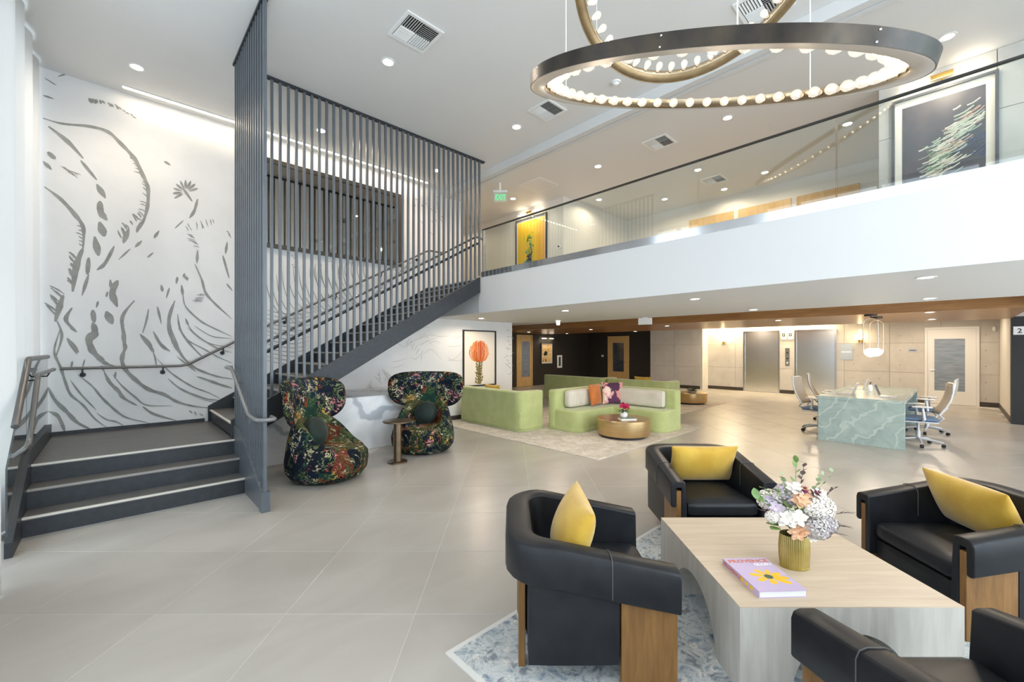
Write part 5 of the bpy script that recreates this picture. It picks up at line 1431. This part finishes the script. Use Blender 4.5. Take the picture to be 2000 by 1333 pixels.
low_w = [(940, 622, 'over the protea picture wall'), (1104, 607, 'over the near green sofas'), (1357, 584, 'under the mezzanine, middle'), (1808, 542, 'under the mezzanine, far right'), (1471, 605, 'just before the wood soffit, left'), (1815, 583, 'just before the wood soffit, right'), (1090, 627, 'at the edge of the white ceiling near the dark doorway')]
for px, py, s in low_w:
    p = on_z(px, py, ZB - .001); p.x = min(p.x, 8.35)
    downlight(p, 'recessed round downlight ' + s, 'downlights under the mezzanine', 46, 'low', 1.0)
low_d = [(1520, 626, 'in the wood soffit before the left elevator'), (1816, 610, 'in the wood soffit above the white door, nearer'), (1820, 624, 'in the wood soffit above the white door, farther'), (1033, 649, 'in the wood soffit by the tan door'), (1134, 653, 'in the wood soffit before the dark wall'), (1251, 648, 'in the wood soffit by the concrete wall'), (1154, 644, 'in the wood soffit over the far sofas'), (1303, 637, 'in the wood soffit over the far gold table')]
for px, py, s in low_d:
    p = on_z(px, py, 2.329); p.x = max(10.8, min(p.x, 14.5)); p.y = max(-.7, min(p.y, 12.8))
    downlight(p, 'recessed round downlight ' + s, 'downlights in the wood soffit', 30, 'wood', 1.0)
for p, s in (((16.3, 3.0, 2.749), 'in the lobby ceiling before the right elevator'), ((16.3, 5.5, 2.749), 'in the lobby ceiling before the left elevator'), ((16.3, .3, 2.749), 'in the lobby ceiling before the white door')):
    downlight(p, 'recessed round downlight ' + s, 'downlights in the lobby ceiling', 145, 'lobby', 1.0)
for p, s in (((6.4, -2.5, ZB - .001), 'under the mezzanine, beyond the right edge'), ((11.5, -2.6, 2.359), 'in the right-hand ceiling beyond the frame')):
    downlight(p, 'recessed round downlight ' + s, 'downlights under the mezzanine', 46, 'low', 1.0)
downlight((6.65, 9.6, 5.119), 'recessed round downlight in the upper corridor beyond the mural', 'downlights over the mezzanine', 32, 'up')
# linear wall washer along the mural
ls_ = thing('strip_light', 'linear strip light along the ceiling above the mural', 'strip light', (2.5, 7.80, ZC))
obj('channel', B(-2.42, -.03, -.012, 2.42, .03, -.001), whitepl, ls_); obj('diffuser', B(-2.41, -.022, -.018, 2.41, .022, -.0121), stripm, ls_)
l = bpy.data.lights.new('strip_lamp', 'AREA'); l.shape = 'RECTANGLE'; l.size = 4.8; l.size_y = .05; l.energy = 15; l.color = (1, .84, .64)
o = bpy.data.objects.new('strip_lamp', l); col.objects.link(o); o.parent = ls_; o.location = (0, 0, -.022)
# air vents
def vent(p, s, label, sx=1.0):
    t = thing('air_vent', label, 'vent', p, 0, 'ceiling air vents')
    f = MB(); h = s / 2
    for r in ((-h, -h, h, -h + .035), (-h, h - .035, h, h), (-h, -h + .035, -h + .035, h - .035), (h - .035, -h + .035, h, h - .035)):
        f.box(r[0] * sx, r[1], -.014, r[2] * sx, r[3], -.001)
    obj('frame', f, whitepl, t)
    obj('dark_backing', B((-h + .035) * sx, -h + .035, -.003, (h - .035) * sx, h - .035, -.001), pm('vent_dark', (.03, .03, .03), .8), t)
    n = 7; iw = h - .04
    for qx in (-1, 1):
        for qy in (-1, 1):
            for k in range(n):
                u = iw * (k + .5) / n
                if qx * qy > 0: 
                    M = Matrix.Translation((qx * sx * u, qy * iw / 2, -.008)) @ Matrix.Rotation(.7 * qx, 4, 'Y'); m_ = MB().box(-.011, -iw / 2 + .004, -.001, .011, iw / 2 - .004, .001, M)
                else:
                    M = Matrix.Translation((qx * sx * iw / 2, qy * u, -.008)) @ Matrix.Rotation(-.7 * qy, 4, 'X'); m_ = MB().box((-iw / 2 + .004) * sx, -.011, -.001, (iw / 2 - .004) * sx, .011, .001, M)
                obj('slat', m_, whitepl, t)
vent(on_z(812, 64, ZC - .0005), .46, 'square louvred air vent on the high ceiling between slat screen and chandelier')
vent(on_z(1069, 215, ZC - .0005), .42, 'square louvred air vent beneath the left end of the chandelier ring')
vent(on_z(1492, 8, ZC - .0005), .46, 'square louvred air vent behind the upper chandelier ring')
vent(on_z(1288, 278, 5.1195), .42, 'louvred air vent on the mezzanine ceiling near the middle')
vent(on_z(1395, 351, 5.1195), .42, 'louvred air vent seen through the glass balustrade')
p = on_z(1052, 361, 5.1195); t = thing('access_panel', 'flush white access panel in the mezzanine ceiling', 'panel', p); obj('panel', B(-.3, -.3, -.008, .3, .3, -.001), whitepl, t); obj('inner_panel', B(-.27, -.27, -.012, .27, .27, -.0081), ceilp, t)
p = on_z(1203, 160, ZC - .0005); t = thing('smoke_detector', 'white domed smoke detector on the high ceiling', 'smoke detector', p); obj('base', MB().lathe([(0, -.02), (.06, -.02), (.065, -.001), (0, -.001)], 20), whitepl, t); obj('dome', MB().lathe([(0, -.05), (.03, -.045), (.045, -.021), (0, -.0205)], 16), whitepl, t)
# exit signs
gr = pm('exit_green', (.05, .6, .2), .5, emit=.9, ec=(.08, .85, .30))
p = on_z(977, 386, 4.88)
q = on_a(977, 386, 6.2)
ex = thing('exit_sign', 'clear hanging exit sign with green letters over the mezzanine', 'exit sign', (5.85, on_a(977, 386, 5.85).y, on_a(977, 386, 5.85).z - .09), RC)
obj('sign_panel', B(-.13, -.005, 0, .13, .005, .19), glassy('sign_acrylic', (.9, 1, .93), 1.0, .05, 1.4, (.8, .95, .85), .25), ex)
tx = text('EXIT', .15, gr, ex, (-.105, -.006, .045), (PI / 2, 0, 0), width=.21, off=0)
obj('housing', B(-.15, -.03, .19, .15, .03, .23), whitepl, ex); obj('stem', B(-.02, -.02, .231, .02, .02, 5.119 - ex.location.z), whitepl, ex)
p = on_z(1260, 633, ZB)
e2 = thing('exit_sign', 'white exit sign box hanging from the lower ceiling, seen edge-on', 'exit sign', (8.3, on_a(1260, 630, 8.3).y, ZB - .16), .2)
obj('box', B(-.03, -.14, 0, .03, .14, .14), whitepl, e2); obj('stem', B(-.02, -.05, .141, .02, .05, .159), whitepl, e2)
p = on_a(1090, 628, 7.9); cdm = thing('ceiling_sensor', 'small white cylinder sensor on the lower ceiling left of the exit box', 'sensor', (7.9, p.y, ZB)); obj('body', MB().lathe([(0, -.09), (.05, -.085), (.055, -.001), (0, -.001)], 18), whitepl, cdm); obj('lens_ring', MB().lathe([(0, -.1), (.03, -.098), (.03, -.091), (0, -.0905)], 14), downm, cdm)
cz = on_a(1121, 476, 7.4); cm = thing('dome_camera', 'small white dome camera on the upper wall right of the yellow print', 'camera', (7.399, max(6.2, cz.y), cz.z)); obj('body', MB().lathe([(0, 0), (.05, 0), (.05, .04), (0, .05)], 16, M=Matrix.Rotation(-PI / 2, 4, 'Y')), whitepl, cm); obj('eye', MB().ball((-.05, 0, 0), .022), blackm, cm)
